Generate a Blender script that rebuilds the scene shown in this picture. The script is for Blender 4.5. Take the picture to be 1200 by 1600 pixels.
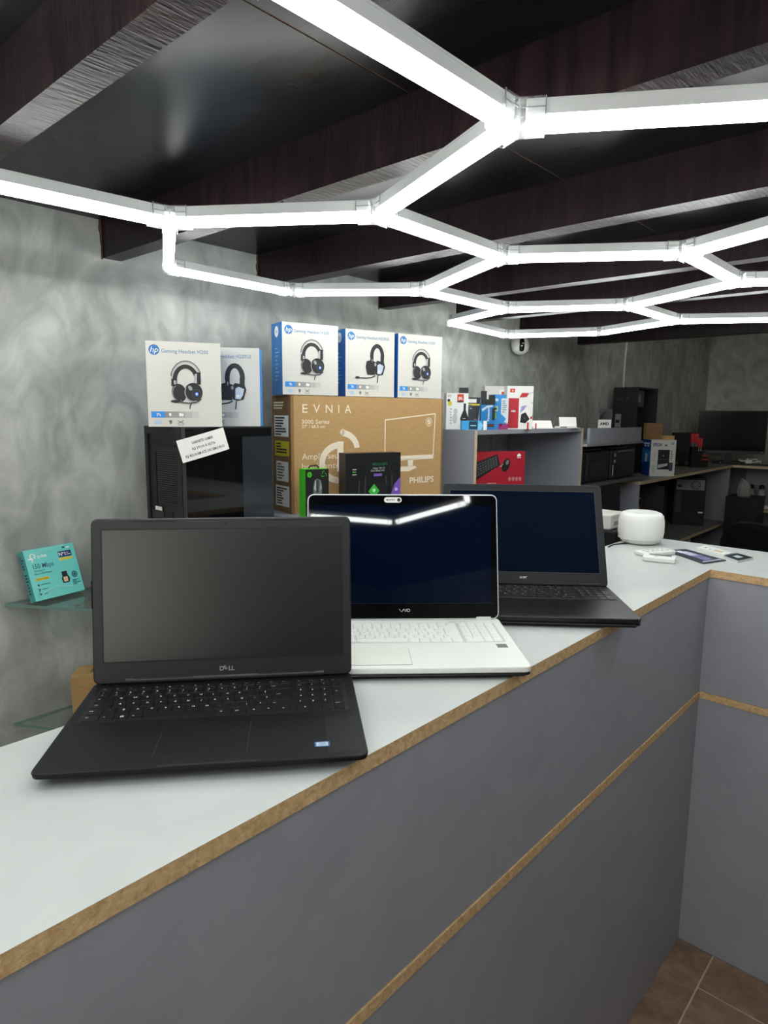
import bpy, bmesh, math, random
from mathutils import Vector, Matrix
for o in list(bpy.data.objects): bpy.data.objects.remove(o)
scene = bpy.context.scene
COL = scene.collection
PI = math.pi
R = math.radians

# ------------------------------------------------------------------ camera
F_PX, YAW, PITCH, ROLL = 1031.0, R(42.1), R(8.5), R(0.55)
cd = bpy.data.cameras.new('camera'); cam = bpy.data.objects.new('camera', cd); COL.objects.link(cam)
fw = Vector((-math.sin(YAW)*math.cos(PITCH), math.cos(YAW)*math.cos(PITCH), -math.sin(PITCH)))
rt = Vector((math.cos(YAW), math.sin(YAW), 0)); up = rt.cross(fw)
r2 = rt*math.cos(ROLL)+up*math.sin(ROLL); u2 = -rt*math.sin(ROLL)+up*math.cos(ROLL)
m = Matrix((r2, u2, -fw)).transposed().to_4x4(); m.translation = Vector((0, 0, 1.53)); cam.matrix_world = m
cd.sensor_fit = 'VERTICAL'; cd.sensor_height = 24.0; cd.lens = F_PX*24.0/1600.0
cd.clip_start = 0.02; cd.clip_end = 60
scene.camera = cam

# ------------------------------------------------------------------ world, exposure
w = bpy.data.worlds.new('world'); scene.world = w; w.use_nodes = True
bg = w.node_tree.nodes['Background']; bg.inputs[0].default_value = (1.0, 0.96, 0.88, 1); bg.inputs[1].default_value = 2.4
scene.view_settings.view_transform = 'Standard'; scene.view_settings.look = 'None'
scene.view_settings.exposure = 0.0; scene.view_settings.gamma = 1.0; scene.view_settings.use_curve_mapping = False
TUBE_STRENGTH = 21.0

# ------------------------------------------------------------------ materials
def lin(h):
    h = h.lstrip('#'); c = [int(h[i:i+2], 16)/255 for i in (0, 2, 4)]
    return tuple(x/12.92 if x <= .04045 else ((x+.055)/1.055)**2.4 for x in c)+(1,)
MC = {}
def mat(h, rough=.5, metal=0.0, spec=.5, coat=0.0, noise=0.0, nscale=30, bump=0.0, bscale=200, stretch=None, name=None):
    key = (h, rough, metal, spec, coat, noise, nscale, bump, bscale, stretch)
    if key in MC: return MC[key]
    M = bpy.data.materials.new(name or 'mat_'+h.lstrip('#')); M.use_nodes = True
    nt = M.node_tree; b = nt.nodes['Principled BSDF']
    b.inputs['Base Color'].default_value = lin(h); b.inputs['Roughness'].default_value = rough
    b.inputs['Metallic'].default_value = metal; b.inputs['Specular IOR Level'].default_value = spec
    b.inputs['Coat Weight'].default_value = coat
    if noise or bump:
        tc = nt.nodes.new('ShaderNodeTexCoord'); vec = tc.outputs['Object']
        if stretch:
            mp = nt.nodes.new('ShaderNodeMapping'); mp.inputs['Scale'].default_value = stretch
            nt.links.new(vec, mp.inputs['Vector']); vec = mp.outputs['Vector']
        if noise:
            n = nt.nodes.new('ShaderNodeTexNoise'); n.inputs['Scale'].default_value = nscale; n.inputs['Detail'].default_value = 6
            nt.links.new(vec, n.inputs['Vector'])
            hs = nt.nodes.new('ShaderNodeMapRange'); hs.inputs[1].default_value = .3; hs.inputs[2].default_value = .7
            hs.inputs[3].default_value = 1-noise; hs.inputs[4].default_value = 1+noise
            nt.links.new(n.outputs['Fac'], hs.inputs[0])
            mx = nt.nodes.new('ShaderNodeMix'); mx.data_type = 'RGBA'; mx.blend_type = 'MULTIPLY'; mx.inputs[0].default_value = 1
            mx.inputs[6].default_value = lin(h); nt.links.new(hs.outputs[0], mx.inputs[7]); nt.links.new(mx.outputs[2], b.inputs['Base Color'])
        if bump:
            n2 = nt.nodes.new('ShaderNodeTexNoise'); n2.inputs['Scale'].default_value = bscale; n2.inputs['Detail'].default_value = 4
            nt.links.new(vec, n2.inputs['Vector'])
            bp = nt.nodes.new('ShaderNodeBump'); bp.inputs['Strength'].default_value = bump; bp.inputs['Distance'].default_value = .002
            nt.links.new(n2.outputs['Fac'], bp.inputs['Height']); nt.links.new(bp.outputs[0], b.inputs['Normal'])
    MC[key] = M
    return M
def ramp_mat(name, stops, scale, rough, detail=8, dist=0.6, stretch=(1, 1, 1), bump=.15, bscale=60, rough_var=0, spec=.5, coat=0.0, streak=0.0):
    M = bpy.data.materials.new(name); M.use_nodes = True; nt = M.node_tree; b = nt.nodes['Principled BSDF']
    tc = nt.nodes.new('ShaderNodeTexCoord'); mp = nt.nodes.new('ShaderNodeMapping'); mp.inputs['Scale'].default_value = stretch
    nt.links.new(tc.outputs['Object'], mp.inputs['Vector'])
    n = nt.nodes.new('ShaderNodeTexNoise'); n.inputs['Scale'].default_value = scale; n.inputs['Detail'].default_value = detail
    n.inputs['Distortion'].default_value = dist; n.inputs['Roughness'].default_value = .6
    nt.links.new(mp.outputs[0], n.inputs['Vector'])
    cr = nt.nodes.new('ShaderNodeValToRGB'); el = cr.color_ramp.elements
    el[0].position, el[0].color = stops[0][0], lin(stops[0][1]); el[1].position, el[1].color = stops[-1][0], lin(stops[-1][1])
    for p, c in stops[1:-1]:
        e = el.new(p); e.color = lin(c)
    nt.links.new(n.outputs['Fac'], cr.inputs[0]); src = cr.outputs[0]
    if streak:
        n3 = nt.nodes.new('ShaderNodeTexNoise'); n3.inputs['Scale'].default_value = scale*3.1; n3.inputs['Detail'].default_value = 9
        n3.inputs['Distortion'].default_value = 1.6; nt.links.new(mp.outputs[0], n3.inputs['Vector'])
        mr = nt.nodes.new('ShaderNodeMapRange'); mr.inputs[1].default_value = .35; mr.inputs[2].default_value = .65; mr.inputs[3].default_value = 1-streak; mr.inputs[4].default_value = 1+streak
        nt.links.new(n3.outputs['Fac'], mr.inputs[0])
        mx = nt.nodes.new('ShaderNodeMix'); mx.data_type = 'RGBA'; mx.blend_type = 'MULTIPLY'; mx.inputs[0].default_value = 1
        nt.links.new(src, mx.inputs[6]); nt.links.new(mr.outputs[0], mx.inputs[7]); src = mx.outputs[2]
    nt.links.new(src, b.inputs['Base Color'])
    b.inputs['Roughness'].default_value = rough; b.inputs['Specular IOR Level'].default_value = spec; b.inputs['Coat Weight'].default_value = coat
    n2 = nt.nodes.new('ShaderNodeTexNoise'); n2.inputs['Scale'].default_value = bscale; n2.inputs['Detail'].default_value = 5
    nt.links.new(mp.outputs[0], n2.inputs['Vector'])
    bp = nt.nodes.new('ShaderNodeBump'); bp.inputs['Strength'].default_value = bump; bp.inputs['Distance'].default_value = .004
    nt.links.new(n2.outputs['Fac'], bp.inputs['Height']); nt.links.new(bp.outputs[0], b.inputs['Normal'])
    if rough_var:
        mr = nt.nodes.new('ShaderNodeMapRange'); mr.inputs[3].default_value = rough-rough_var; mr.inputs[4].default_value = rough+rough_var
        nt.links.new(n.outputs['Fac'], mr.inputs[0]); nt.links.new(mr.outputs[0], b.inputs['Roughness'])
    return M
def emis(name, col, s):
    M = bpy.data.materials.new(name); M.use_nodes = True; nt = M.node_tree
    b = nt.nodes['Principled BSDF']; b.inputs['Base Color'].default_value = (.9, .9, .9, 1)
    b.inputs['Emission Color'].default_value = col; b.inputs['Emission Strength'].default_value = s
    return M
def glassy(name, col, alpha, rough=.05):
    M = bpy.data.materials.new(name); M.use_nodes = True; nt = M.node_tree
    nt.nodes.remove(nt.nodes['Principled BSDF']); out = nt.nodes['Material Output']
    t = nt.nodes.new('ShaderNodeBsdfTransparent'); t.inputs[0].default_value = col
    g = nt.nodes.new('ShaderNodeBsdfGlossy'); g.inputs['Roughness'].default_value = rough
    fr = nt.nodes.new('ShaderNodeFresnel'); fr.inputs[0].default_value = 1.5
    ad = nt.nodes.new('ShaderNodeMath'); ad.operation = 'ADD'; ad.inputs[1].default_value = alpha; nt.links.new(fr.outputs[0], ad.inputs[0])
    ge = nt.nodes.new('ShaderNodeNewGeometry'); iv = nt.nodes.new('ShaderNodeMath'); iv.operation = 'SUBTRACT'; iv.inputs[0].default_value = 1; nt.links.new(ge.outputs['Backfacing'], iv.inputs[1])
    mu = nt.nodes.new('ShaderNodeMath'); mu.operation = 'MULTIPLY'; nt.links.new(ad.outputs[0], mu.inputs[0]); nt.links.new(iv.outputs[0], mu.inputs[1])
    mx = nt.nodes.new('ShaderNodeMixShader'); nt.links.new(mu.outputs[0], mx.inputs[0])
    nt.links.new(t.outputs[0], mx.inputs[1]); nt.links.new(g.outputs[0], mx.inputs[2]); nt.links.new(mx.outputs[0], out.inputs[0])
    return M

CONCRETE = ramp_mat('burnt_cement', [(.28, '#939691'), (.46, '#a9aca7'), (.56, '#b4b7b1'), (.75, '#c2c5be')], 2.2, .62, detail=10, dist=.7, stretch=(1, 1.3, .8), bump=.12, bscale=25, streak=.20)
LAMINATE = ramp_mat('grey_laminate', [(.3, '#8f929b'), (.7, '#989ba4')], 8, .42, bump=.03, bscale=900)
LAMTOP = ramp_mat('lit_grey_laminate', [(.3, '#bbc0be'), (.7, '#c4c8c6')], 8, .38, bump=.03, bscale=900)  # lighter copy of the panel laminate, overhead light put into the colour
MDF = ramp_mat('raw_mdf_edge', [(.25, '#a5855a'), (.5, '#caa97b'), (.75, '#e0c398')], 110, .8, detail=12, stretch=(1, 1, 1), bump=.4, bscale=400)
PALEEDGE = mat('#c9b896', .6, noise=.1, nscale=40)
WOODSIDE = ramp_mat('dark_stained_beam', [(.3, '#1a1214'), (.55, '#281b1e'), (.8, '#382728')], 5, .36, detail=8, dist=.3, stretch=(9, 1.2, 1.2), bump=.5, bscale=18, spec=.24)
PLY = ramp_mat('dark_stained_board', [(.3, '#0f0f12'), (.6, '#17171b'), (.8, '#1f1f23')], 4, .29, stretch=(1, 3, 1), bump=.07, bscale=9, rough_var=.06, spec=.24)
JOINTWOOD = mat('#6b4a36', .7)
TILE = ramp_mat('brown_floor_tile', [(.25, '#6d5544'), (.5, '#8d7360'), (.75, '#a58b77')], 5, .45, dist=1.2, bump=.1, bscale=40, streak=.2)
GROUT = mat('#c9b299', .9, noise=.1)
WHITE_ALU = mat('#d9dcdc', .4, metal=.0)
TUBE = emis('led_diffuser', (.97, 1.0, .97, 1), TUBE_STRENGTH)
def clear_plastic():
    M = bpy.data.materials.new('clear_acrylic'); M.use_nodes = True; nt = M.node_tree; b = nt.nodes['Principled BSDF']; out = nt.nodes['Material Output']
    b.inputs['Base Color'].default_value = (.85, .87, .87, 1); b.inputs['Roughness'].default_value = .1
    t = nt.nodes.new('ShaderNodeBsdfTransparent'); mx = nt.nodes.new('ShaderNodeMixShader'); mx.inputs[0].default_value = .07
    nt.links.new(t.outputs[0], mx.inputs[1]); nt.links.new(b.outputs[0], mx.inputs[2]); nt.links.new(mx.outputs[0], out.inputs[0]); return M
CLEAR = clear_plastic(); CLEAREDGE = mat('#8f9698', .15)
GLASS = glassy('shelf_glass', (.95, .985, .97, 1), .02, .02)
GLASSEDGE = mat('#6f8f86', .15, spec=.8)
BLACKGLASS = mat('#05070c', .04, spec=.6)
PB = mat('#121213', .42); BLK = mat('#0b0b0c', .5); DKG = mat('#232425', .5); MIDG = mat('#4c4e50', .5); LTG = mat('#9a9c9e', .5)
WHT = mat('#e8e8e4', .45); WHITEP = mat('#f0f0ec', .6); CARD = ramp_mat('brown_cardboard', [(.3, '#ab8757'), (.7, '#be9a68')], 40, .85, stretch=(1, 1, 8), bump=.1, bscale=80)
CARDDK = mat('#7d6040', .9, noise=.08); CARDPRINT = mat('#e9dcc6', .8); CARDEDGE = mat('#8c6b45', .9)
HPBLUE = mat('#1f6fb4', .4); HPBLUE2 = mat('#2a8ee0', .45); INK = mat('#16171a', .5); INKG = mat('#6a6d70', .6); CHROME = mat('#c9ccd0', .2, metal=.9)
HPFACE = mat('#d2d0c9', .5); HPTXT = mat('#4f7fa6', .5); PSILV = mat('#aeb2b6', .35)

# ------------------------------------------------------------------ mesh helpers
class MB:
    def __init__(s): s.v = []; s.f = []; s.m = []; s.mats = []; s.smooth = []
    def mi(s, M):
        if M not in s.mats: s.mats.append(M)
        return s.mats.index(M)
    def add(s, vs, fs, M, T=None, sm=False):
        o = len(s.v); s.v += [tuple(T @ Vector(p)) if T else tuple(p) for p in vs]
        k = s.mi(M)
        for f in fs: s.f.append([o+i for i in f]); s.m.append(k); s.smooth.append(sm)
        return s
    def box(s, x0, x1, y0, y1, z0, z1, M, T=None, faces=None):
        vs = [(x0, y0, z0), (x1, y0, z0), (x1, y1, z0), (x0, y1, z0), (x0, y0, z1), (x1, y0, z1), (x1, y1, z1), (x0, y1, z1)]
        fs = dict(bottom=(3, 2, 1, 0), top=(4, 5, 6, 7), front=(0, 1, 5, 4), right=(1, 2, 6, 5), back=(2, 3, 7, 6), left=(3, 0, 4, 7))
        if isinstance(M, dict):
            for k, f in fs.items(): s.add([vs[i] for i in f], [(0, 1, 2, 3)], M.get(k, M['all']), T)
        else: s.add(vs, list(fs.values()), M, T)
        return s
    def prism(s, pts, z0, z1, M, Mside=None, T=None):
        n = len(pts); vs = [(x, y, z0) for x, y in pts]+[(x, y, z1) for x, y in pts]
        s.add(vs, [tuple(range(n-1, -1, -1)), tuple(range(n, 2*n))], M, T)
        s.add(vs, [(i, (i+1) % n, n+(i+1) % n, n+i) for i in range(n)], Mside or M, T)
        return s
    def loft(s, rings, M, T=None, caps=True, sm=True):
        n = len(rings[0]); vs = [p for r in rings for p in r]; fs = []
        for k in range(len(rings)-1):
            for i in range(n): fs.append((k*n+i, k*n+(i+1) % n, (k+1)*n+(i+1) % n, (k+1)*n+i))
        s.add(vs, fs, M, T, sm)
        if caps:
            s.add(rings[0], [tuple(range(n-1, -1, -1))], M, T); s.add(rings[-1], [tuple(range(n))], M, T)
        return s
    def lathe(s, prof, M, c=(0, 0, 0), n=24, T=None, sm=True):
        rings = [[(c[0]+r*math.cos(2*PI*i/n), c[1]+r*math.sin(2*PI*i/n), c[2]+z) for i in range(n)] for r, z in prof]
        return s.loft(rings, M, T, True, sm)
    def tube(s, path, r, M, n=8, T=None):
        P = [Vector(p) for p in path]; rings = []
        for i, p in enumerate(P):
            t = (P[min(i+1, len(P)-1)]-P[max(i-1, 0)]).normalized()
            a = t.cross(Vector((0, 0, 1)))
            if a.length < 1e-3: a = t.cross(Vector((1, 0, 0)))
            a.normalize(); b = t.cross(a)
            rr = r[i] if isinstance(r, (list, tuple)) else r
            rings.append([tuple(p+a*math.cos(2*PI*k/n)*rr+b*math.sin(2*PI*k/n)*rr) for k in range(n)])
        return s.loft(rings, M, T)
    def rslab(s, w, d, h, r, M, bev=.001, T=None, seg=4, Mtop=None, x0=0, y0=0, z0=0, taper=0):
        def ring(ins, z):
            rr = max(r-ins, .0002); pts = []
            for cx, cy, a0 in ((w-ins-rr, ins+rr, -90), (w-ins-rr, d-ins-rr, 0), (ins+rr, d-ins-rr, 90), (ins+rr, ins+rr, 180)):
                for k in range(seg+1):
                    a = R(a0+90*k/seg); pts.append((x0+cx+rr*math.cos(a), y0+cy+rr*math.sin(a), z0+z))
            return pts
        rings = [ring(bev+taper, 0), ring(taper, bev)]+([ring(.0008, h*.62)] if taper > .006 else [])+[ring(0, h-bev), ring(bev*.3, h-bev*.3), ring(bev, h)]
        s.loft(rings, M, T, False, False)
        n = len(rings[0]); s.add(rings[0], [tuple(range(n-1, -1, -1))], M, T); s.add(rings[-1], [tuple(range(n))], Mtop or M, T)
        return s
    def mesh(s, name):
        me = bpy.data.meshes.new(name); me.from_pydata(s.v, [], s.f)
        for M in s.mats: me.materials.append(M)
        me.polygons.foreach_set('material_index', s.m); me.polygons.foreach_set('use_smooth', s.smooth); me.update()
        return me
    def build(s, name, parent=None, loc=None, rot=None):
        return link(name, s.mesh(name), parent, loc, rot)
def link(name, me, parent=None, loc=None, rot=None):
    o = bpy.data.objects.new(name, me); COL.objects.link(o)
    if parent: o.parent = parent
    if loc: o.location = loc
    if rot: o.rotation_euler = rot
    return o
def tag(o, label, cat, group=None):
    o['label'] = label; o['category'] = cat
    if group: o['group'] = group
    return o
def thing(name, label, cat, loc=(0, 0, 0), rz=0, group=None, rot=None):
    o = link(name, None, None, loc, rot or (0, 0, rz)); o.empty_display_size = .05
    return tag(o, label, cat, group)
def struct(o): o['kind'] = 'structure'; return o

TXT = {}
def text2d(s, bold=0.0, shear=0.0, res=2):
    key = (s, bold, shear, res)
    if key in TXT: return TXT[key]
    c = bpy.data.curves.new('t', 'FONT'); c.body = s; c.size = 1; c.resolution_u = res; c.offset = bold; c.shear = shear; c.fill_mode = 'FRONT'
    o = bpy.data.objects.new('t', c); COL.objects.link(o)
    me = bpy.data.meshes.new_from_object(o.evaluated_get(bpy.context.evaluated_depsgraph_get()))
    vs = [(v.co.x, v.co.y) for v in me.vertices]; fs = [tuple(p.vertices) for p in me.polygons]
    bpy.data.objects.remove(o); bpy.data.curves.remove(c); bpy.data.meshes.remove(me)
    if not vs: vs = [(0, 0)]
    x0 = min(p[0] for p in vs); x1 = max(p[0] for p in vs)
    TXT[key] = (vs, fs, x0, x1); return TXT[key]
class Decal:
    """flat print on a plane: o origin, u, v directions, n outward normal"""
    def __init__(s, o=(0, 0, 0), u=(1, 0, 0), v=(0, 0, 1), step=.0003):
        s.o, s.u, s.v = Vector(o), Vector(u).normalized(), Vector(v).normalized(); s.n = s.u.cross(s.v); s.b = MB(); s.step = step; s.k = 1
    def P(s, x, y, l): return tuple(s.o+s.u*x+s.v*y+s.n*(s.step*l))
    def poly(s, pts, M, l=1): s.b.add([s.P(x, y, l) for x, y in pts], [tuple(range(len(pts)))], M); return s
    def rect(s, x0, y0, x1, y1, M, l=1): return s.poly([(x0, y0), (x1, y0), (x1, y1), (x0, y1)], M, l)
    def ell(s, x, y, rx, ry, M, l=1, n=20, rot=0):
        c, q = math.cos(rot), math.sin(rot)
        return s.poly([(x+rx*math.cos(2*PI*i/n)*c-ry*math.sin(2*PI*i/n)*q, y+rx*math.cos(2*PI*i/n)*q+ry*math.sin(2*PI*i/n)*c) for i in range(n)], M, l)
    def arc(s, x, y, rx, ry, a0, a1, t, M, l=1, n=16, t1=None):
        for i in range(n):
            A = R(a0+(a1-a0)*i/n); B = R(a0+(a1-a0)*(i+1)/n); pts = []
            for a, q in ((A, 0), (B, 0), (B, t), (A, t)): pts.append((x+(rx-q)*math.cos(a), y+(ry-q)*math.sin(a)))
            if a1 < a0: pts.reverse()
            s.poly(pts, M, l)
        return s
    def line(s, pts, t, M, l=1):
        for (x0, y0), (x1, y1) in zip(pts, pts[1:]):
            d = math.hypot(x1-x0, y1-y0) or 1; nx, ny = -(y1-y0)/d*t/2, (x1-x0)/d*t/2
            s.poly([(x0-nx, y0-ny), (x1-nx, y1-ny), (x1+nx, y1+ny), (x0+nx, y0+ny)], M, l)
        return s
    def text(s, t, x, y, h, M, l=2, align='l', width=None, bold=0.0, shear=0.0, rot=0.0, res=2):
        vs, fs, x0, x1 = text2d(t, bold, shear, res); k = h/.70; kx = k if not width else width/(x1-x0)
        off = {'l': -x0, 'c': -(x0+x1)/2, 'r': -x1}[align]; c, q = math.cos(rot), math.sin(rot)
        pts = []
        for px, py in vs:
            a, b_ = (px+off)*kx, py*k; pts.append(s.P(x+a*c-b_*q, y+a*q+b_*c, l))
        s.b.add(pts, fs, M); return s
    def build(s, name, parent): return s.b.build(name, parent)

# ------------------------------------------------------------------ setting
XW = -1.95; ZT = 1.12; ZB = 1.967; ZC = 2.072; YB = 6.60
fl = struct(MB().box(-2.1, 2.55, -2.15, 6.8, -.08, -.0012, GROUT).build('floor'))
tile_me = MB().rslab(.594, .594, .005, .002, TILE, .0008, seg=1, z0=-.005, x0=.001, y0=.001).mesh('tile')
for i in range(-3, 5):
    x = -.420+.598*i+.001
    y0 = 1.45 if i % 2 else 1.75
    for j in range(-7, 9):
        y = y0+.598*j+.001
        if y+.6 > 6.8 or y < -2.2 or x < -2.25 or x > 1.7: continue
        if y > 2.3 and x > -.3 and y > 4: continue
        link('tile', tile_me, fl, (x, y, 0))
struct(MB().box(XW-.15, XW, -2.15, YB+.15, -.08, 2.65, CONCRETE).build('wall_left'))
struct(MB().box(XW, 2.4, YB, YB+.15, -.08, 2.65, CONCRETE).build('wall_back'))
ce = struct(MB().box(XW-.15, 2.4, -2.0, 4.005, ZC+.02, 2.3, PLY).build('ceiling'))
BEAMS = [(.414, .467), (.932, .987), (1.486, 1.55), (2.113, 2.17), (2.662, 2.72), (3.25, 3.31), (3.945, 4.005)]
for a, b in BEAMS:
    MB().box(XW, 2.4, a, b, ZB, ZC+.02, WOODSIDE).build('beam', ce)
ends = [-2.0]+[v for ab in BEAMS for v in ab]
SEAM = -.792
for k in range(0, len(ends)-1, 2):
    y0, y1 = ends[k]+.0005, ends[k+1]-.0005
    for x0, x1 in ((XW+.001, SEAM-.002), (SEAM+.002, SEAM+1.6), (SEAM+1.604, 2.4)):
        MB().box(x0, x1, y0, y1, ZC, ZC+.0195, PLY).build('panel', ce)
    MB().box(SEAM-.0019, SEAM+.0019, y0, y1, ZC+.001, ZC+.0195, JOINTWOOD).build('joint_strip', ce)
struct(MB().box(2.4, 2.55, -2.15, YB+.15, -.08, 2.65, CONCRETE).build('wall_right'))
wf_ = MB().box(XW, -.35, -2.15, -2.0, -.08, 2.65, CONCRETE); wf_.box(-.35, 1.15, -2.15, -2.0, 1.95, 2.65, CONCRETE); wf_.box(1.15, 2.4, -2.15, -2.0, -.08, 2.65, CONCRETE)
struct(wf_.build('wall_front'))   # unseen front wall; doorway opening added to let light in and reflect in screens
struct(MB().box(XW-.15, 2.4, 4.006, YB+.15, 2.6, 2.7, CONCRETE).build('ceiling_rear'))
rr = random.Random(11); PLAS = mat('#5a4433', .9, noise=.2)
for a, b in BEAMS[1:4]:
    n_ = 9; zz = [ZB-.004+(ZC-ZB+.004)*i/n_ for i in range(n_+1)]
    pts = [(a-.0008, z) for z in zz]+[(a-.003-.007*rr.random()*(i/n_+.3), zz[i]) for i in range(n_, -1, -1)]
    b_ = MB(); vs = [(XW+.0002, y, z) for y, z in pts]+[(XW+.003, y, z) for y, z in pts]; m_ = len(pts)
    b_.add(vs, [tuple(range(m_)), tuple(range(2*m_-1, m_-1, -1))]+[(i, (i+1) % m_, m_+(i+1) % m_, m_+i) for i in range(m_)], PLAS); b_.build('broken_plaster', ce)
# ------------------------------------------------------------------ honeycomb light
ZL = 1.915
NODE = {'A': (-1.357, .802), 'A2': (-1.79, 1.047), 'B': (-.98, 1.058), 'C': (-.542, .863), 'D': (-.989, 1.543), 'E': (-.611, 1.796),
        'I': (-.609, 2.27), 'N': (-1.806, 1.515), 'F': (-1.446, 1.79), 'G': (-1.441, 2.285), 'K': (-1.834, 2.454), 'L': (-1.901, 3.039),
        'H': (-1.044, 2.506), 'J': (-1.036, 3.013), 'M': (-1.47, 3.219),
        'Al': (-1.40, .33), 'Ct': (-.547, .39), 'Cr': (-.146, 1.117), 'Er': (-.205, 1.60), 'Ir': (-.2, 2.51), 'Jr': (-.63, 3.25),
        'P1': (-.97, .10), 'P2': (.2, 1.82), 'P3': (.2, 2.28), 'P4': (-.2, 3.02), 'P5': (.25, .88), 'P6': (.25, .40), 'P7': (-.15, .15),
        'P8': (.65, .15), 'Q': (.65, -.32), 'Q2': (.25, -.56), 'Q3': (-.15, -.33)}
NODE.update({'U1': (-1.82, .10), 'U2': (-1.82, -.37), 'U3': (-1.40, -.60), 'U4': (-.97, -.37), 'U5': (-.55, -.57)})  # unseen extra hexagons, added for more light on the lower left wall
NODE = {k: (x*.931, y*.931) for k, (x, y) in NODE.items()}
EDGE = ['A B', 'B D', 'D F', 'F N', 'N A2', 'A2 A', 'B C', 'D E', 'E I', 'I H', 'H G', 'G F', 'H J', 'J M', 'M L', 'L K', 'K G', 'A Al', 'C Ct', 'C Cr',
        'E Er', 'I Ir', 'J Jr', 'Cr Er', 'Al P1', 'P1 Ct', 'Er P2', 'P2 P3', 'P3 Ir', 'Ir P4', 'P4 Jr', 'Cr P5', 'P5 P6', 'P6 P7', 'P7 Ct', 'P6 P8', 'P8 Q', 'Q Q2', 'Q2 Q3', 'Q3 P7', 'Al U1', 'U1 U2', 'U2 U3', 'U3 U4', 'U4 P1', 'U4 U5', 'U5 Q3']
MIDGREY_ = mat('#6d7274', .3)
hl = thing('honeycomb_light', 'white honeycomb LED tube light of joined hexagons fixed under the dark ceiling beams', 'light', (-.92, 1.437, ZL))
HO = Vector((-.92, 1.437, 0))
TW, TH0, TH1, TSP = .013, -.0185, .0175, -.0022
def tube_meshes(L):
    h = MB().box(-L/2, L/2, -TW, TW, TSP+.0003, TH1, WHITE_ALU); h.box(-L/2, L/2, -TW-.0008, TW+.0008, TH1-.004, TH1-.001, WHITE_ALU)
    d = MB(); sec = [(-TW+.001, TSP), (-TW+.001, -.012), (-TW+.005, TH0), (TW-.005, TH0), (TW-.001, -.012), (TW-.001, TSP)]
    d.loft([[(-L/2, y, z) for y, z in sec], [(L/2, y, z) for y, z in sec]], TUBE, sm=False)
    return h, d
deg = {}
for e in EDGE:
    a, b = e.split(); pa, pb = Vector((*NODE[a], 0)), Vector((*NODE[b], 0)); d = pb-pa; L = d.length-.034
    deg.setdefault(a, []).append(d.normalized()); deg.setdefault(b, []).append(-d.normalized())
    h, df = tube_meshes(L)
    t = h.build('tube', hl, (pa+pb)/2-HO, (0, 0, math.atan2(d.y, d.x)))
    df.build('diffuser', t)
for k, ds in deg.items():
    c = MB(); p = Vector((*NODE[k], 0))-HO
    for d in ds:
        T = Matrix.Rotation(math.atan2(d.y, d.x), 4, 'Z')
        c.box(.006, .042, -TW-.0022, -TW-.0010, TH0-.002, TH1+.002, CLEAR, T); c.box(.006, .042, TW+.0010, TW+.0022, TH0-.002, TH1+.002, CLEAR, T)
        for q in (-TW-.0026, TW+.0014):
            c.box(.0405, .042, q, q+.0012, TH0-.002, TH1+.002, CLEAREDGE, T); c.box(.010, .0405, q, q+.0012, .006, .0072, CLEAREDGE, T)
        c.box(.006, .042, -TW, TW, TH1+.0006, TH1+.002, CLEAR, T); c.box(.006, .042, -TW, TW, TH0-.002, TH0-.0008, CLEAR, T)
    c.lathe([(.008, TH0-.001), (.0085, -.005), (.006, .002), (.008, TH1+.001)], CLEAR, n=10); c.lathe([(.0016, TH0), (.0016, TH1)], MIDGREY_, n=6)
    c.build('connector', hl, p)
# small hanging clip on some tubes
for a, b, f in (('A', 'B', .55), ('C', 'Cr', .5), ('B', 'C', .55)):
    p = Vector((*NODE[a], 0)).lerp(Vector((*NODE[b], 0)), f)-HO
    MB().lathe([(.004, TH1), (.004, TH1+.004), (.0025, TH1+.007)], CHROME, n=8).build('clip', hl, p)

# ------------------------------------------------------------------ counter
wt = thing('worktop', 'grey laminate counter worktop with raw brown edges that turns a corner', 'worktop', (-.85, 0, ZT-.021))
def board(pts, top, side, z0, z1, name, parent):
    n = len(pts); b = MB(); b.prism(pts, z0, z1, top, side); return b.build(name, parent)
ox = .85
b1 = [(-.856+ox, -.9), (-.5135+ox, -.9), (-.5135+ox, 1.9522), (-.856+ox, 1.9522)]
b2 = [(-.856+ox, 1.9528), (-.5130+ox, 1.9528), (-.5130+ox, 1.889), (1.3+ox, 1.889), (1.3+ox, 2.262), (-.856+ox, 2.262)]
board(b1, LAMTOP, MDF, 0, .021, 'board', wt); board(b2, LAMTOP, MDF, 0, .021, 'board', wt)
rc = thing('reception_counter', 'tall grey panelled reception counter with thin brown trim line, under the worktop', 'counter', (-.53, 1.9, 0))
cx, cy = .53, -1.9
zA, zBt = .753, .772
MB().box(-.535+cx, -.5165+cx, -.9+cy, 1.8895+cy, .001, zA-.001, LAMINATE).build('panel', rc)
MB().box(-.535+cx, -.5165+cx, -.9+cy, 1.8895+cy, zBt+.001, ZT-.022, LAMINATE).build('panel', rc)
MB().box(-.535+cx, -.5140+cx, -.9+cy, 1.8895+cy, zA, zBt, MDF).build('trim_strip', rc)
MB().box(-.535+cx, 1.3+cx, 1.892+cy, 1.91+cy, .001, zA-.001, LAMINATE).build('panel', rc)
MB().box(-.535+cx, 1.3+cx, 1.892+cy, 1.91+cy, zBt+.001, ZT-.022, LAMINATE).build('panel', rc)
MB().box(-.5139+cx, 1.3+cx, 1.8895+cy, 1.91+cy, zA, zBt, MDF).build('trim_strip', rc)
for y in (-.5, .6, 1.75): MB().box(-.82+cx, -.536+cx, y+cy, y+.018+cy, .001, ZT-.022, LAMINATE).build('support_panel', rc)
for x in (.4, 1.2): MB().box(x+cx, x+.018+cx, 1.9105+cy, 2.22+cy, .001, ZT-.022, LAMINATE).build('support_panel', rc)

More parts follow.
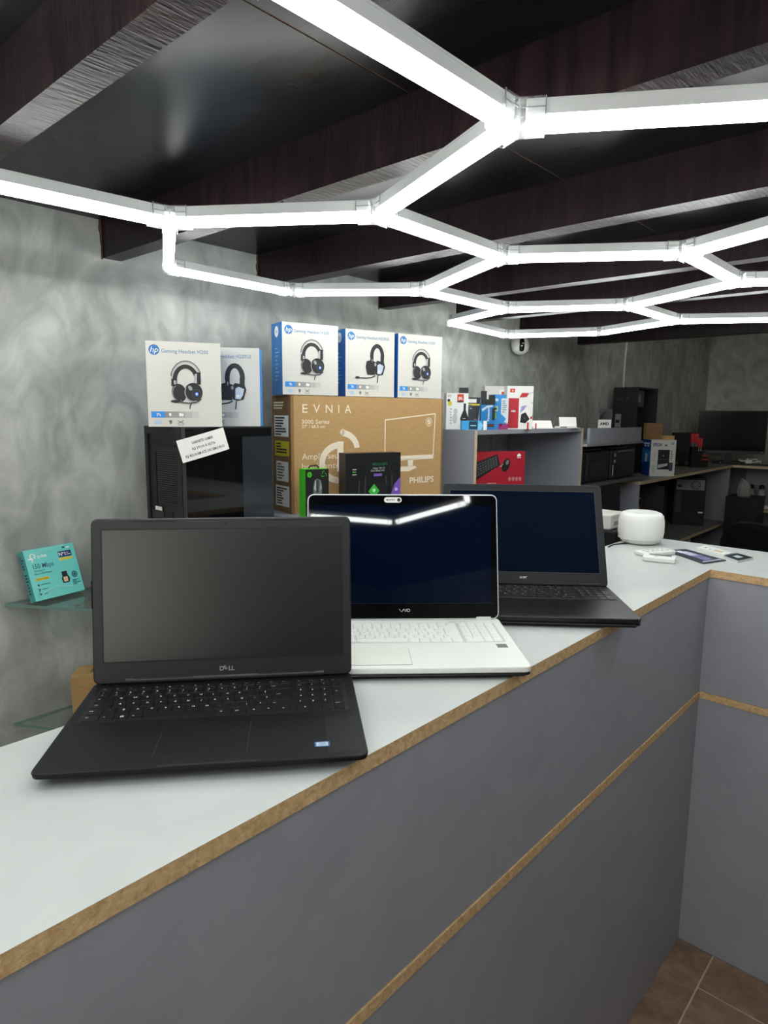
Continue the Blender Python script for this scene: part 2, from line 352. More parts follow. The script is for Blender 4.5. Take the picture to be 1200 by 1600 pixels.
# ------------------------------------------------------------------ laptops
ROWS = [
 [("esc", 1), ("F1", 1), ("F2", 1), ("F3", 1), ("F4", 1), ("F5", 1), ("F6", 1), ("F7", 1), ("F8", 1), ("F9", 1), ("F10", 1), ("F11", 1), ("F12", 1), ("prt", 1), ("ins", 1), None, ("del", .94), ("home", .94), ("end", .94), ("pg", .94)],
 [("'", 1), ("1", 1), ("2", 1), ("3", 1), ("4", 1), ("5", 1), ("6", 1), ("7", 1), ("8", 1), ("9", 1), ("0", 1), ("-", 1), ("=", 1), ("back", 2), None, ("num", .94), ("/", .94), ("*", .94), ("-", .94)],
 [("tab", 1.5), ("Q", 1), ("W", 1), ("E", 1), ("R", 1), ("T", 1), ("Y", 1), ("U", 1), ("I", 1), ("O", 1), ("P", 1), ("´", 1), ("[", 1), ("enter", 1.5, 'T'), None, ("7", .94), ("8", .94), ("9", .94), ("+", .94, 'T')],
 [("caps", 1.7), ("A", 1), ("S", 1), ("D", 1), ("F", 1), ("G", 1), ("H", 1), ("J", 1), ("K", 1), ("L", 1), ("Ç", 1), ("~", 1), ("]", .8), (None, 1.5), None, ("4", .94), ("5", .94), ("6", .94), (None, .94)],
 [("shift", 1.3), ("\\", .9), ("Z", 1), ("X", 1), ("C", 1), ("V", 1), ("B", 1), ("N", 1), ("M", 1), (",", 1), (".", 1), (";", 1), ("/", 1), ("shift", 1.8), None, ("1", .94), ("2", .94), ("3", .94), ("enter", .94, 'T')],
 [("ctrl", 1.3), ("fn", 1), ("win", 1), ("alt", 1), ("", 5.2), ("alt", 1.1), ("ctrl", 1.1), ("<", 1.1), ("^", 1.1), (">", 1.1), None, ("0", 1.88), (",", .94), (None, .94)],
]
def make_laptop(name, label, loc, rz, W, D, LH, tilt, S):
    t = thing(name, label, 'laptop', loc, rz, 'laptops standing open on the counter')
    H = S['H']; Hf = S.get('Hf', H)
    base = MB()
    if S.get('under'):
        base.rslab(W, D, H*.45, .012, S['under'], .003, z0=.002, taper=.0055)
        base.rslab(W, D, H*.55, .012, S['body'], .0022, z0=.002+H*.45)
    else: base.rslab(W, D, H, .012, S['body'], .002, z0=.002, taper=.03)
    for x in (.045, W-.065):
        for y in (.034, D-.045): base.box(x, x+.02, y, y+.008, 0, .003, BLK)
    bo = base.build('base', t)
    zt = H+.002
    # keyboard field
    u = (W-2*S['kx'])/19.05; rp = S.get('rp', .0185); fr = S.get('fr', .0112); yt = D-S['kback']
    wf = W-2*S['kx']
    MB().rslab(wf+.006, rp*5+fr+.005, .0004, .003, S['well'], .0002, x0=S['kx']-.003, y0=yt-(rp*5+fr)-.002, z0=zt).build('keyboard_well', bo)
    kz = zt+.0004; kh = S.get('kh', .0014)
    kcache = {}
    y = yt
    for ri, row in enumerate(ROWS):
        h = fr if ri == 0 else rp; x = S['kx']
        for k in row:
            if k is None: x = S['kx']+15.25*u; continue
            lab, wu = k[0], k[1]; tall = len(k) > 2
            if lab is not None:
                kw, kd = wu*u-S['gap'], h-S['gap']+(rp if tall else 0)
                b = MB(); q = S.get('ktaper', .0006)
                pts = [(-kw/2, -kd/2), (kw/2, -kd/2), (kw/2, kd/2), (-kw/2, kd/2)]
                b.loft([[(px, py, 0) for px, py in pts], [(px*(1-2*q/kw), py*(1-2*q/kd), kh) for px, py in pts]], S['key'], sm=False)
                if lab:
                    dd = Decal((0, 0, kh), (1, 0, 0), (0, 1, 0), .00008)
                    if lab == 'win':
                        for a in (-.0022, .0002):
                            for c in (-.0018, .0004): dd.rect(a, c, a+.002, c+.0018, S['legend'], 1)
                    else:
                        lh = S.get('lh', .0034) if len(lab) < 2 else .0020
                        if ri == 0: lh = .0018
                        dd.text(lab, -kw*.18 if len(lab) < 2 else -kw*.36, kd*.02, lh, S['legend'], 1, 'l', bold=.02, res=1)
                        if ri == 1 and len(lab) == 1 and x < .8*W: dd.text('!@#$%&*()_+"'[(int(lab) if lab.isdigit() else 3) % 12], -kw*.18, -kd*.34, .0022, S['legend'], 1, 'l', res=1)
                    o0 = len(b.v); b.v += dd.b.v; mi = b.mi(S['legend'])
                    for f in dd.b.f: b.f.append([o0+i for i in f]); b.m.append(mi); b.smooth.append(False)
                b.build('key', bo, (x+wu*u/2, y-h/2-(rp/2 if tall else 0), kz))
            x += wu*u
        y -= h
    # touchpad
    tx0, tx1, ty0, ty1 = S['pad']
    tp = MB().rslab(tx1-tx0, ty1-ty0, .0005, .003, S['padedge'], .0002, x0=tx0, y0=ty0, z0=zt).build('touchpad', bo)
    MB().rslab(tx1-tx0-.0014, ty1-ty0-.0014, .0005, .0025, S['padm'], .0001, x0=tx0+.0007, y0=ty0+.0007, z0=zt+.0003).build('touchpad_surface', bo)
    if S.get('padsplit'):
        MB().box((tx0+tx1)/2-.0003, (tx0+tx1)/2+.0003, ty0+.002, ty0+.014, zt+.0008, zt+.00085, BLK).build('button_split', bo)
    # lid
    LT = S['LT']; lm = MB()
    TL = Matrix.Rotation(PI/2, 4, 'X')      # slab xy -> xz, thickness to -y
    back = MB(); back.rslab(W, LH, LT, S['lr'], S['lidm'], .0018, T=Matrix.Translation((0, LT, 0)) @ TL)
    lid = back.build('lid', t, (0, D-.008-LT*.5, zt+.001), (-tilt, 0, 0))
    bz = S['bez']   # l, r, bottom, top margins
    if S.get('rim'):
        r_ = S['rim']; MB().rslab(W-2*r_, LH-2*r_, .0014, S['lr']-r_, S['bezm'], .0004, T=Matrix.Translation((r_, .0006, r_)) @ TL).build('bezel', lid)
        yf = -.0008
    else:
        MB().rslab(W-.003, LH-.003, .0012, S['lr']-.001, S['bezm'], .0005, T=Matrix.Translation((.0015, .0004, .0015)) @ TL).build('bezel', lid)
        yf = -.0008
    sx0, sx1, sz0, sz1 = bz[0], W-bz[1], bz[2], LH-bz[3]
    if not S.get('flush'):
        f = MB(); e = .0016
        for x0, x1, z0, z1 in ((sx0-e, sx1+e, sz0-e, sz0), (sx0-e, sx1+e, sz1, sz1+e), (sx0-e, sx0, sz0, sz1), (sx1, sx1+e, sz0, sz1)): f.box(x0, x1, yf-.0008, yf, z0, z1, S['frame'])
        f.build('screen_frame', lid)
    MB().box(sx0, sx1, yf-.0003, yf+.0001, sz0, sz1, S['screen']).build('screen', lid)
    S['extra'](t, bo, lid, W, D, LH, zt, yf)
    return t
def fdec(yf): return Decal((0, yf, 0), (1, 0, 0), (0, 0, 1), .00012)
def on_base(zt): return Decal((0, 0, zt), (1, 0, 0), (0, 1, 0), .0001)

DBODY = mat('#131416', .42, spec=.22, bump=.12, bscale=1500); DLID = mat('#232426', .45, bump=.05, bscale=1500)
LEG = mat('#d8d8d8', .6); SILV = mat('#b9bcc0', .3, metal=.6)
def dell_extra(t, bo, lid, W, D, LH, zt, yf):
    d = fdec(yf); d.text('D', W*.478, .0138, .0062, SILV, 2, 'l', bold=.03); d.text('E', W*.5, .0148, .0058, SILV, 2, 'l', bold=.03, rot=R(35)); d.text('LL', W*.5125, .0138, .0062, SILV, 2, 'l', bold=.03)
    d.build('maker_name', lid)
    d = fdec(yf); d.ell(W*.507, LH-.0085, .0022, .0022, BLK, 1, 14); d.ell(W*.507, LH-.0085, .0011, .0011, mat('#2a3038', .1), 2, 12); d.build('webcam', lid)
    for x0, x1 in ((.06, .12), (W-.14, W-.06)): MB().rslab(x1-x0, .0018, .0009, .0008, mat('#1b1b1c', .7), .0003, T=Matrix.Translation((x0, yf, LH-.0042)) @ Matrix.Rotation(PI/2, 4, 'X'), seg=2).build('rubber_bumper', lid)
    for x0, x1 in ((.055, .14), (W-.14, W-.055)): MB().rslab(x1-x0, .0018, .0009, .0008, mat('#1b1b1c', .7), .0003, T=Matrix.Translation((x0, yf, .0055)) @ Matrix.Rotation(PI/2, 4, 'X'), seg=2).build('rubber_bumper', lid)
    for x0 in (-.0002, W-.0008): MB().box(x0, x0+.001, -.0006, .003, .11, .15, mat('#0a0a0a', .8)).build('rubber_bumper', lid)
    MB().tube([(.045, D-.009, zt+.0045), (W-.042, D-.009, zt+.0045)], .0048, mat('#2c2d2f', .4), 12).build('hinge', bo)
    s = Decal((0, 0, zt), (1, 0, 0), (0, 1, 0), .0001)
    s.rect(W-.062, .026, W-.044, .038, mat('#3f6fae', .3, metal=.2), 1); s.rect(W-.060, .0275, W-.046, .0365, mat('#b9cbdc', .3), 2)
    s.text('intel', W-.053, .0325, .003, mat('#23406f', .5), 3, 'c', bold=.02); s.text('CORE i5', W-.053, .0288, .0018, mat('#23406f', .5), 3, 'c', bold=.02); s.build('processor_sticker', bo)
    # front notch lip
    MB().rslab(.115, .004, .001, .0018, mat('#101011', .4), .0003, x0=W*.36, y0=.001, z0=zt-.0006, seg=3).build('front_lip', bo)
    # woven texture dots along the palm rest
    g = MB()
    for i in range(26):
        for j in range(60):
            x = W-.007-i*.0016; yy = .012+j*.0016+(i % 2)*.0008
            if yy < .104: g.box(x, x+.0010, yy, yy+.0006, zt, zt+.00012, mat('#2c2d2f', .5))
    o = g.build('palm_rest_texture', bo); o['kind'] = 'stuff'
DELL = dict(H=.0165, body=DBODY, well=mat('#0a0a0b', .5), key=mat('#151618', .38, spec=.3), legend=LEG, gap=.0026, kx=.0165, kback=.0265, pad=(.125, .232, .022, .101), padm=mat('#151618', .36, spec=.22), padedge=mat('#303133', .4), padsplit=True,
            LT=.0075, lr=.009, lidm=mat('#1c1d1f', .4), bezm=DLID, bez=(.0155, .0140, .0325, .0165), frame=mat('#121213', .5), screen=mat('#0b0c0d', .31, spec=1.0), extra=dell_extra, lh=.0036)
make_laptop('laptop', 'black laptop in the foreground with matt screen and processor sticker on the palm rest', (-.7294, .2353, ZT+.0002), R(49.85), .3726, .2512, .2386, R(7.3), DELL)

VW = mat('#e6e8e4', .35); VB = mat('#0c0d0f', .25)
def vaio_extra(t, bo, lid, W, D, LH, zt, yf):
    d = fdec(yf-.0003); LX = W*.478
    # the wave-like letters
    s_ = mat('#c9cbd2', .3, metal=.5); y0, h = .0150, .0055
    d.line([(LX, y0+h), (LX+.003, y0+.001), (LX+.0045, y0+.0002), (LX+.006, y0+.001), (LX+.0085, y0+h)], .0012, s_, 2)
    d.line([(LX+.0085, y0+h), (LX+.0115, y0+.0002)], .0012, s_, 2); d.line([(LX+.0128, y0), (LX+.0128, y0+h)], .0012, s_, 2); d.arc(LX+.0175, y0+h/2, .0032, h/2+.0003, 0, 360, .0012, s_, 2, 20)
    d.build('maker_name', lid)
    # webcam cover label
    c = MB().rslab(.034, .0105, .0011, .0052, WHITEP, .0003, T=Matrix.Translation((W*.40, yf-.0003, LH-.0165)) @ Matrix.Rotation(PI/2, 4, 'X')).build('webcam_cover', lid)
    q = Decal((W*.40, yf-.0014, LH-.0165), (1, 0, 0), (0, 0, 1), .0001); q.ell(.0285, .0052, .0034, .0034, BLK, 1, 18); q.ell(.0060, .0052, .0016, .0016, INK, 1); q.text('SAFETY', .0083, .0040, .0026, INK, 1, 'l', width=.0135, bold=.04); q.build('cover_print', lid)
    MB().box(.01, W-.01, yf-.0004, yf-.0003, .0305, .0310, mat('#2d3138', .2)).build('bezel_line', lid)
    for x0 in (.012, W-.045): MB().rslab(.03, .010, .008, .003, mat('#d7dadb', .3), .002, x0=x0, y0=D-.014, z0=zt-.002, seg=2).build('hinge', bo)
    s = on_base(zt); s.rect(W-.036, .086, W-.018, .104, mat('#7a7c7c', .5), 1); s.rect(W-.0355, .0865, W-.0185, .0905, mat('#5a5c5c', .5), 2); s.rect(W-.0355, .0960, W-.0185, .0985, mat('#606262', .5), 2); s.build('sticker', bo)
    for x in (W-.079, W-.070): MB().rslab(.004, .0012, .0004, .0004, LTG, .0001, x0=x, y0=D-.024, z0=zt, seg=1).build('indicator_light', bo)
    MB().rslab(.016, .0045, .0007, .0015, mat('#cdd0cf', .4), .0002, x0=W-.10, y0=D-.0275, z0=zt, seg=2).build('power_button', bo)
VAIO = dict(H=.019, body=VW, under=VB, well=mat('#c9ccca', .5), key=mat('#eceeec', .4), legend=mat('#9fa3a4', .6), gap=.0021, kx=.0185, kback=.036, rp=.0178, fr=.0105, pad=(.070, .180, .012, .086), padm=mat('#e4e6de', .4), padedge=mat('#8d918f', .5),
            LT=.0085, lr=.012, lidm=mat('#d9dbdc', .3), bezm=mat('#06070b', .03, spec=.6), rim=.0022, flush=True, bez=(.014, .014, .0315, .022), frame=BLK, screen=mat('#030d22', .028, spec=.6), extra=vaio_extra, lh=.003)
make_laptop('laptop', 'white laptop with glossy black screen, between the two black laptops', (-.7443, .6268, ZT+.0002), R(45.04), .3672, .2502, .240, R(13.3), VAIO)

AB = mat('#1d1e20', .32, metal=.35, noise=.08, nscale=40, stretch=(1, 40, 40), bump=.05, bscale=60)
def acer_extra(t, bo, lid, W, D, LH, zt, yf):
    d = fdec(yf); d.text('acer', W*.47, .0150, .0066, SILV, 2, 'l', bold=.015, shear=.25); d.build('maker_name', lid)
    d = fdec(yf); d.ell(W*.5, LH-.0085, .0022, .0022, BLK, 1, 14); d.build('webcam', lid)
    for x in (.02, .09, W-.11, W-.03): MB().rslab(.012, .0018, .0009, .0008, BLK, .0003, T=Matrix.Translation((x, yf, LH-.006)) @ Matrix.Rotation(PI/2, 4, 'X'), seg=1).build('rubber_bumper', lid)
    for x0 in (.02, W-.07): MB().rslab(.05, .012, .009, .003, mat('#1b1c1e', .35), .002, x0=x0, y0=D-.016, z0=zt-.002, seg=2).build('hinge', bo)
    MB().tube([(.006, .003, zt-.0025), (W-.006, .003, zt-.0025)], .0022, mat('#8b8e91', .18, metal=.9), 10).build('front_trim', bo)
ACER = dict(H=.020, body=AB, under=BLK, well=mat('#101012', .45), key=mat('#17181a', .4), legend=mat('#dcdcdc', .6), gap=.0013, kx=.0125, kback=.019, pad=(.11, .215, .012, .088), padm=mat('#202123', .3, metal=.3), padedge=mat('#0c0c0d', .4),
            LT=.0085, lr=.008, lidm=mat('#2d2f33', .4, spec=.3), bezm=mat('#212327', .45, spec=.2), bez=(.0175, .0175, .030, .0185), frame=mat('#14161a', .4), screen=mat('#020d20', .5, spec=.03), extra=acer_extra, lh=.0038)
make_laptop('laptop', 'dark grey laptop farthest along the counter, its corner overhanging the front edge', (-.7451, 1.0092, ZT+.0002), R(38.96), .3779, .2527, .2473, R(27.1), ACER)

# ------------------------------------------------------------------ boxes
def pbox(name, label, cat, P, az, w, h, d, mats, z, group=None, lean=0.0, bodyname='body', edge=None):
    """box whose front face starts at P (front left) and runs along az; depth behind"""
    t = thing(name, label, cat, (P[0], P[1], z), 0, group, (-lean, 0, R(az)))
    b = MB().box(0, w, 0, d, 0, h, mats); b.build(bodyname, t)
    return t
def front(): return Decal((0, -.0002, 0), (1, 0, 0), (0, 0, 1))
def leftface(d): return Decal((-.0002, d, 0), (0, -1, 0), (0, 0, 1))

def hp_box(P, az, z, model, label, w=.2, h=.229, d=.088, rightblue=True):
    t = pbox('headset_box', label, 'box', P, az, w, h, d, dict(all=HPBLUE, front=HPFACE, right=HPBLUE2, top=mat('#3b86c4', .45), back=HPBLUE), z, 'boxed gaming headsets')
    sx, sy = w/550, h/645
    def X(x): return (x-140)*sx
    def Y(y): return (830-y)*sy
    D_ = front()
    D_.ell(X(200), Y(250), 39*sx, 39*sx, HPBLUE, 1, 28); D_.text('hp', X(201), Y(268), .0145, WHITEP, 2, 'c', shear=.25, bold=.0, width=.021)
    D_.build('maker_logo', t)
    D_ = front(); D_.text('Gaming Headset '+model, X(252), Y(270), .0105, HPTXT, 1, 'l', width=(345 if model == 'H200' else 372)*sx, bold=.004); D_.build('title_text', t)
    D_ = front()
    if model == 'H200':
        D_.arc(X(428), Y(470), 112*sx, 140*sy, -8, 190, .0042, PSILV, 1, 24); D_.arc(X(425), Y(475), 98*sx, 122*sy, 0, 180, .0115, INK, 2, 24)
        D_.arc(X(428), Y(470), 118*sx, 146*sy, 20, 170, .0020, INK, 3, 20)
        D_.poly([(X(315), Y(520)), (X(358), Y(525)), (X(360), Y(470)), (X(318), Y(462))], INK, 3); D_.poly([(X(335), Y(505)), (X(352), Y(505)), (X(352), Y(478)), (X(335), Y(475))], PSILV, 4)
        D_.poly([(X(482), Y(500)), (X(535), Y(505)), (X(535), Y(412)), (X(492), Y(408))], INK, 3); D_.poly([(X(484), Y(492)), (X(505), Y(498)), (X(508), Y(420)), (X(490), Y(425))], PSILV, 4)
        D_.ell(X(372), Y(570), 54*sx, 70*sy, INK, 5, rot=R(12)); D_.arc(X(372), Y(570), 50*sx, 64*sy, 120, 290, .0016, LTG, 6)
        D_.ell(X(478), Y(565), 68*sx, 74*sy, INK, 7, 26); D_.arc(X(478), Y(565), 66*sx, 72*sy, 150, 290, .0022, PSILV, 8); D_.ell(X(455), Y(532), 14*sx, 20*sy, LTG, 8, rot=R(30)); D_.arc(X(500), Y(577), 34*sx, 38*sy, 0, 360, .0015, MIDG, 8)
        D_.ell(X(502), Y(577), 15*sx, 17*sy, mat('#3b6fd0', .4), 9); D_.ell(X(502), Y(577), 7*sx, 8*sy, WHITEP, 10)
        D_.ell(X(345), Y(635), 38*sx, 11*sy, INK, 9); D_.line([(X(375), Y(640)), (X(440), Y(648)), (X(500), Y(640)), (X(535), Y(615))], .0034, MIDG, 9)
        D_.line([(X(460), Y(650)), (X(450), Y(668)), (X(447), Y(692))], .0028, INK, 9)
    else:
        a = lambda x: (x-525)/330*w
        b = lambda y: (535-y)/440*h
        D_.arc(a(735), b(265), .0295, .044, -5, 185, .0145, INK, 1, 24)
        D_.rect(a(688), b(310), a(710), b(262), INK, 2); D_.rect(a(758), b(310), a(782), b(262), INK, 2); D_.rect(a(697), b(305), a(704), b(285), LTG, 3)
        D_.poly([(a(668), b(388)), (a(720), b(388)), (a(724), b(300)), (a(690), b(290)), (a(664), b(298)), (a(657), b(335))], INK, 3)
        D_.poly([(a(722), b(382)), (a(745), b(392)), (a(775), b(385)), (a(790), b(330)), (a(780), b(298)), (a(735), b(292)), (a(718), b(312))], INK, 4)
        D_.poly([(a(735), b(380)), (a(760), b(383)), (a(772), b(360)), (a(779), b(325)), (a(752), b(312)), (a(737), b(322))], mat('#b7c3d6', .3, metal=.3), 5); D_.ell(a(748), b(365), .005, .004, WHITEP, 6); D_.ell(a(722), b(318), .004, .006, LTG, 6)
        D_.line([(a(612), b(410)), (a(660), b(411)), (a(700), b(405)), (a(722), b(393))], .0040, INK, 5); D_.ell(a(602), b(409), .0095, .0045, INK, 6)
        D_.line([(a(740), b(392)), (a(738), b(415)), (a(736), b(440))], .0034, INK, 5)
    D_.build('headset_picture', t)
    D_ = front(); D_.rect(X(163), Y(760), X(262), Y(713), HPBLUE2, 1); D_.text('7h', X(200), Y(748), .008, WHITEP, 2, 'l', bold=.02)
    greys = ['#8d8d8b', '#9a9a98', '#a8a8a5', '#b7b6b2', '#c6c4bf', '#d2d0ca']
    for i, g in enumerate(greys): D_.rect(X(262+i*50), Y(760), X(312+i*50), Y(713), mat(g, .5), 1)
    for x in (300, 375): D_.ell(X(x), Y(736), .0035, .005, WHITEP, 2, 10)
    for x in (390,): D_.ell(X(x), Y(738), .0035, .004, WHITEP, 2, 10)
    D_.ell(X(212), Y(795), .010, .006, mat('#a9c6dc', .5), 1); D_.poly([(X(288), Y(780)), (X(296), Y(808)), (X(308), Y(808)), (X(316), Y(780))][::1], INKG, 1)
    D_.line([(X(355), Y(782)), (X(398), Y(806))], .002, INKG, 1); D_.line([(X(355), Y(806)), (X(398), Y(782))], .002, INKG, 1); D_.line([(X(355), Y(815)), (X(400), Y(815))], .001, INKG, 1)
    D_.build('feature_strip', t)
    L_ = leftface(d); L_.ell(d*.5, h*.88, d*.18, d*.2, WHITEP, 1); L_.text('hp', d*.5, h*.865, .010, HPBLUE, 2, 'c', shear=.25)
    for i in range(9): L_.rect(d*.35, h*(.2+.055*i), d*.35+d*.4*(.4+.6*((i*7) % 5)/5), h*(.2+.055*i)+.003, mat('#9cc4e6', .5), 1)
    L_.build('side_print', t)
    return t
ZPC = 1.488
hp_box((-1.692, .913), 62, ZPC, 'H200', 'leftmost white headset box on the computer case, overlapping the box behind it', w=.196)
hp_box((-1.752, 1.085), 48, ZPC, 'H220GS', 'white headset box standing half hidden behind another one on the computer case', w=.20)
ZE = 1.588
hp_box((-1.701, 1.388), 74, ZE, 'H200', 'leftmost of three headset boxes on the brown monitor carton, blue side showing', w=.202)
hp_box((-1.665, 1.637), 74, ZE, 'H220GS', 'middle of three headset boxes standing on the brown monitor carton', w=.20)
hp_box((-1.610, 1.850), 76, ZE, 'H200', 'rightmost of three headset boxes standing on the brown monitor carton', w=.203)

# monitor carton
EW, EH, ED = .661, .393, .13; ZLOW = 1.195
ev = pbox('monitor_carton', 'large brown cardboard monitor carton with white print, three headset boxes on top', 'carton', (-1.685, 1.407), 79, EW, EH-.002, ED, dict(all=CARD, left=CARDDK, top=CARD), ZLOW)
def EX(x): return (x-145)/1035*EW
def EY(y): return (860-(y-(x_ev*0)))/820*EH
x_ev = 0
def EYv(y): return (868-y)/833*EH
D_ = front()
for i, ch in enumerate('EVNIA'): D_.text(ch, EX((228, 298, 375, 436, 495)[i]), EYv(158), .028, CARDPRINT, 1, 'c', bold=.004, width=(.020, .027, .027, .0042, .027)[i])
D_.build('range_name', ev)
for s_, x, y, h_, wd, bo_ in (('3000 Series', 208, 235, .0135, .108, .012), ('27" / 68.5 cm', 208, 265, .0100, .09, .012), ('Amplie seu', 208, 487, .0200, .142, 0), ('horizonte', 208, 556, .0200, .150, 0), ('PHILIPS', 932, 708, .0220, .120, .02)):
    D_ = front(); D_.text(s_, EX(x), EYv(y), h_, CARDPRINT, 1, 'l', width=wd, bold=bo_); D_.build('carton_text', ev)
D_ = front(); cxx, cyy = EX(440), EYv(520)
D_.arc(cxx, cyy, .0815, .072, 90, 262, .0225, CARDPRINT, 2, 26); D_.rect(EX(425), EYv(585), EX(465), EYv(364), CARDPRINT, 3)
D_.arc(EX(445), EYv(420), .0810, .067, 3, 84, .022, CARDPRINT, 2, 18); D_.ell(EX(462), EYv(297), .0112, .0105, CARDPRINT, 2); D_.ell(EX(425), EYv(650), .0108, .0105, CARDPRINT, 2)
D_.build('carton_emblem', ev)
D_ = front(); q = [(EX(748), EYv(520)), (EX(1110), EYv(515)), (EX(1122), EYv(157)), (EX(748), EYv(208))]
D_.line(q+[q[0]], .0042, CARDPRINT, 1); D_.poly([(EX(748), EYv(512)), (EX(1108), EYv(512)), (EX(1109), EYv(484)), (EX(748), EYv(488))], CARDPRINT, 2)
D_.poly([(EX(918), EYv(575)), (EX(952), EYv(575)), (EX(958), EYv(515)), (EX(915), EYv(515))], CARDPRINT, 1); D_.poly([(EX(820), EYv(590)), (EX(850), EYv(608)), (EX(925), EYv(612)), (EX(985), EYv(585)), (EX(970), EYv(570)), (EX(860), EYv(572))], CARDPRINT, 1)
D_.arc(EX(1073), EYv(222), .0155, .0165, 0, 360, .0022, CARDPRINT, 2, 20); D_.ell(EX(1073), EYv(222), .0085, .010, CARDPRINT, 2); D_.line([(EX(1065), EYv(235)), (EX(1081), EYv(208))], .002, CARDDK, 3)
D_.build('monitor_drawing', ev)
L_ = leftface(ED); K = ED
def bars(D, x0, x1, y0, y1, n, M, seed):
    rr = random.Random(seed); hh = (y1-y0)/n
    for i in range(n): D.rect(x0, y0+hh*i+hh*.2, x0+(x1-x0)*rr.uniform(.4, 1), y0+hh*i+hh*.75, M, 2)
L_.rect(K*.12, .255, K*.88, .325, WHITEP, 1); bars(L_, K*.16, K*.82, .258, .322, 7, INK, 1)
L_.rect(K*.15, .190, K*.9, .240, mat('#d8c818', .5), 1); bars(L_, K*.2, K*.8, .198, .236, 4, INK, 2)
L_.rect(K*.2, .105, K*.85, .172, WHITEP, 1); bars(L_, K*.25, K*.75, .110, .168, 6, INKG, 3)
L_.rect(K*.15, .02, K*.88, .09, WHITEP, 1); bars(L_, K*.2, K*.8, .025, .085, 7, INK, 4); bars(L_, K*.1, K*.7, .345, .372, 3, CARDPRINT, 5)
L_.build('shipping_labels', ev)
MB().box(-.001, .010, -.0012, -.0002, 0, EH-.002, CARDEDGE).build('corner_flap', ev)
MB().box(EW-.004, EW+.0012, -.0015, ED, 0, EH-.002, CARDEDGE).build('side_flap', ev)

# computer case under the headset boxes
PCW, PCD, PCH, ZPCB = .2, .312, .40, 1.088
pc = thing('computer_case', 'black computer case with a dark glass side panel, under two headset boxes', 'computer', (-1.82, .967, ZPCB))
CASE = mat('#1a1b1c', .5); CASE2 = mat('#101112', .55); CASE3 = mat('#2c2d2e', .5)
b = MB(); b.box(0, PCW-.004, .006, PCD, 0, PCH, CASE); b.build('shell', pc)
f = MB(); f.box(0, .016, 0, .006, 0, PCH, CASE); f.box(PCW-.03, PCW-.004, 0, .006, 0, PCH, CASE); f.box(.016, PCW-.03, 0, .006, PCH-.022, PCH, CASE); f.box(.016, PCW-.03, 0, .006, 0, .02, CASE); f.build('rear_frame', pc)
MB().box(.022, .052, .004, .0059, .172, .33, CASE2).build('port_opening', pc)
for i in range(24): MB().box(.064, PCW-.034, .0015, .0060, .182+i*.0062, .1852+i*.0062, CASE3).build('vent_slat', pc)
for i in range(5): MB().box(.024, .088, .002, .0060, .03+i*.026, .052+i*.026, CASE3).build('slot_cover', pc)
MB().box(.10, .135, .004, .0060, .02, .158, CASE2).build('slot_opening', pc)
for z in (.345, .352, .359): MB().box(.022, PCW-.04, .003, .006, z, z+.003, CASE2).build('vent_slat', pc)
MB().box(.046, .082, .0003, .0016, .158, .169, WHITEP).build('sticker', pc)
MB().box(PCW-.036, PCW-.026, -.004, .001, .352, .362, CASE3).build('thumb_screw', pc)
TINT = glassy('dark_tinted_glass', (.05, .055, .07, 1), .03, .02)
MB().box(PCW-.0035, PCW, .012, PCD, .004, PCH-.004, BLACKGLASS).build('glass_panel', pc)
MB().box(PCW-.0006, PCW+.0006, 0, .012, .0, PCH, CASE3).build('side_frame', pc)
MB().box(PCW-.0006, PCW+.0008, PCD-.004, PCD+.001, .0, PCH, CASE3).build('side_frame', pc)
MB().box(PCW, PCW+.0004, .012, PCD-.004, PCH-.03, PCH-.004, mat('#07080a', .2)).build('glass_border', pc)
MB().box(PCW, PCW+.0004, .200, PCD-.004, .004, PCH-.03, mat('#2b3036', .12)).build('paler_glass', pc)  # glass coloured paler over this end of the panel
# price card
pcd = thing('price_card', 'white paper price card tilted across the top edge of the computer case', 'card', (-1.595, .955, 1.392), 0, None, (R(-4), 0, 0))
Tc = Matrix.Rotation(R(76), 4, 'Z')
cw, chh, rt_ = .136, .062, R(19)
def cardpt(x, y, off):
    bend = .004*math.sin(PI*x/cw)
    a, c_ = x*math.cos(rt_)-y*math.sin(rt_), x*math.sin(rt_)+y*math.cos(rt_)
    return tuple(Tc @ Vector((a, -off-bend, c_)))
b = MB(); n = 8
for off, rev in ((.0006, False), (0, True)):
    vs = []; fs = []
    for i in range(n+1):
        vs += [cardpt(cw*i/n, 0, off), cardpt(cw*i/n, chh, off)]
    for i in range(n): fs.append((2*i, 2*i+2, 2*i+3, 2*i+1) if not rev else (2*i+1, 2*i+3, 2*i+2, 2*i))
    b.add(vs, fs, WHITEP)
b.build('sheet', pcd)
tx = MB()
for s_, y, wd in (('GABINETE GAMER', .042, .062), ('R$ 399,00 À VISTA', .026, .066), ('R$ 450,00 EM ATÉ 10X SEM JUROS', .010, .112)):
    vs, fs, x0, x1 = text2d(s_, .015, 0, 1); kx = wd/(x1-x0)
    tx.add([cardpt(cw/2+(px-(x0+x1)/2)*kx, y+py*.0105, .0009) for px, py in vs], fs, INK)
tx.build('card_text', pcd)

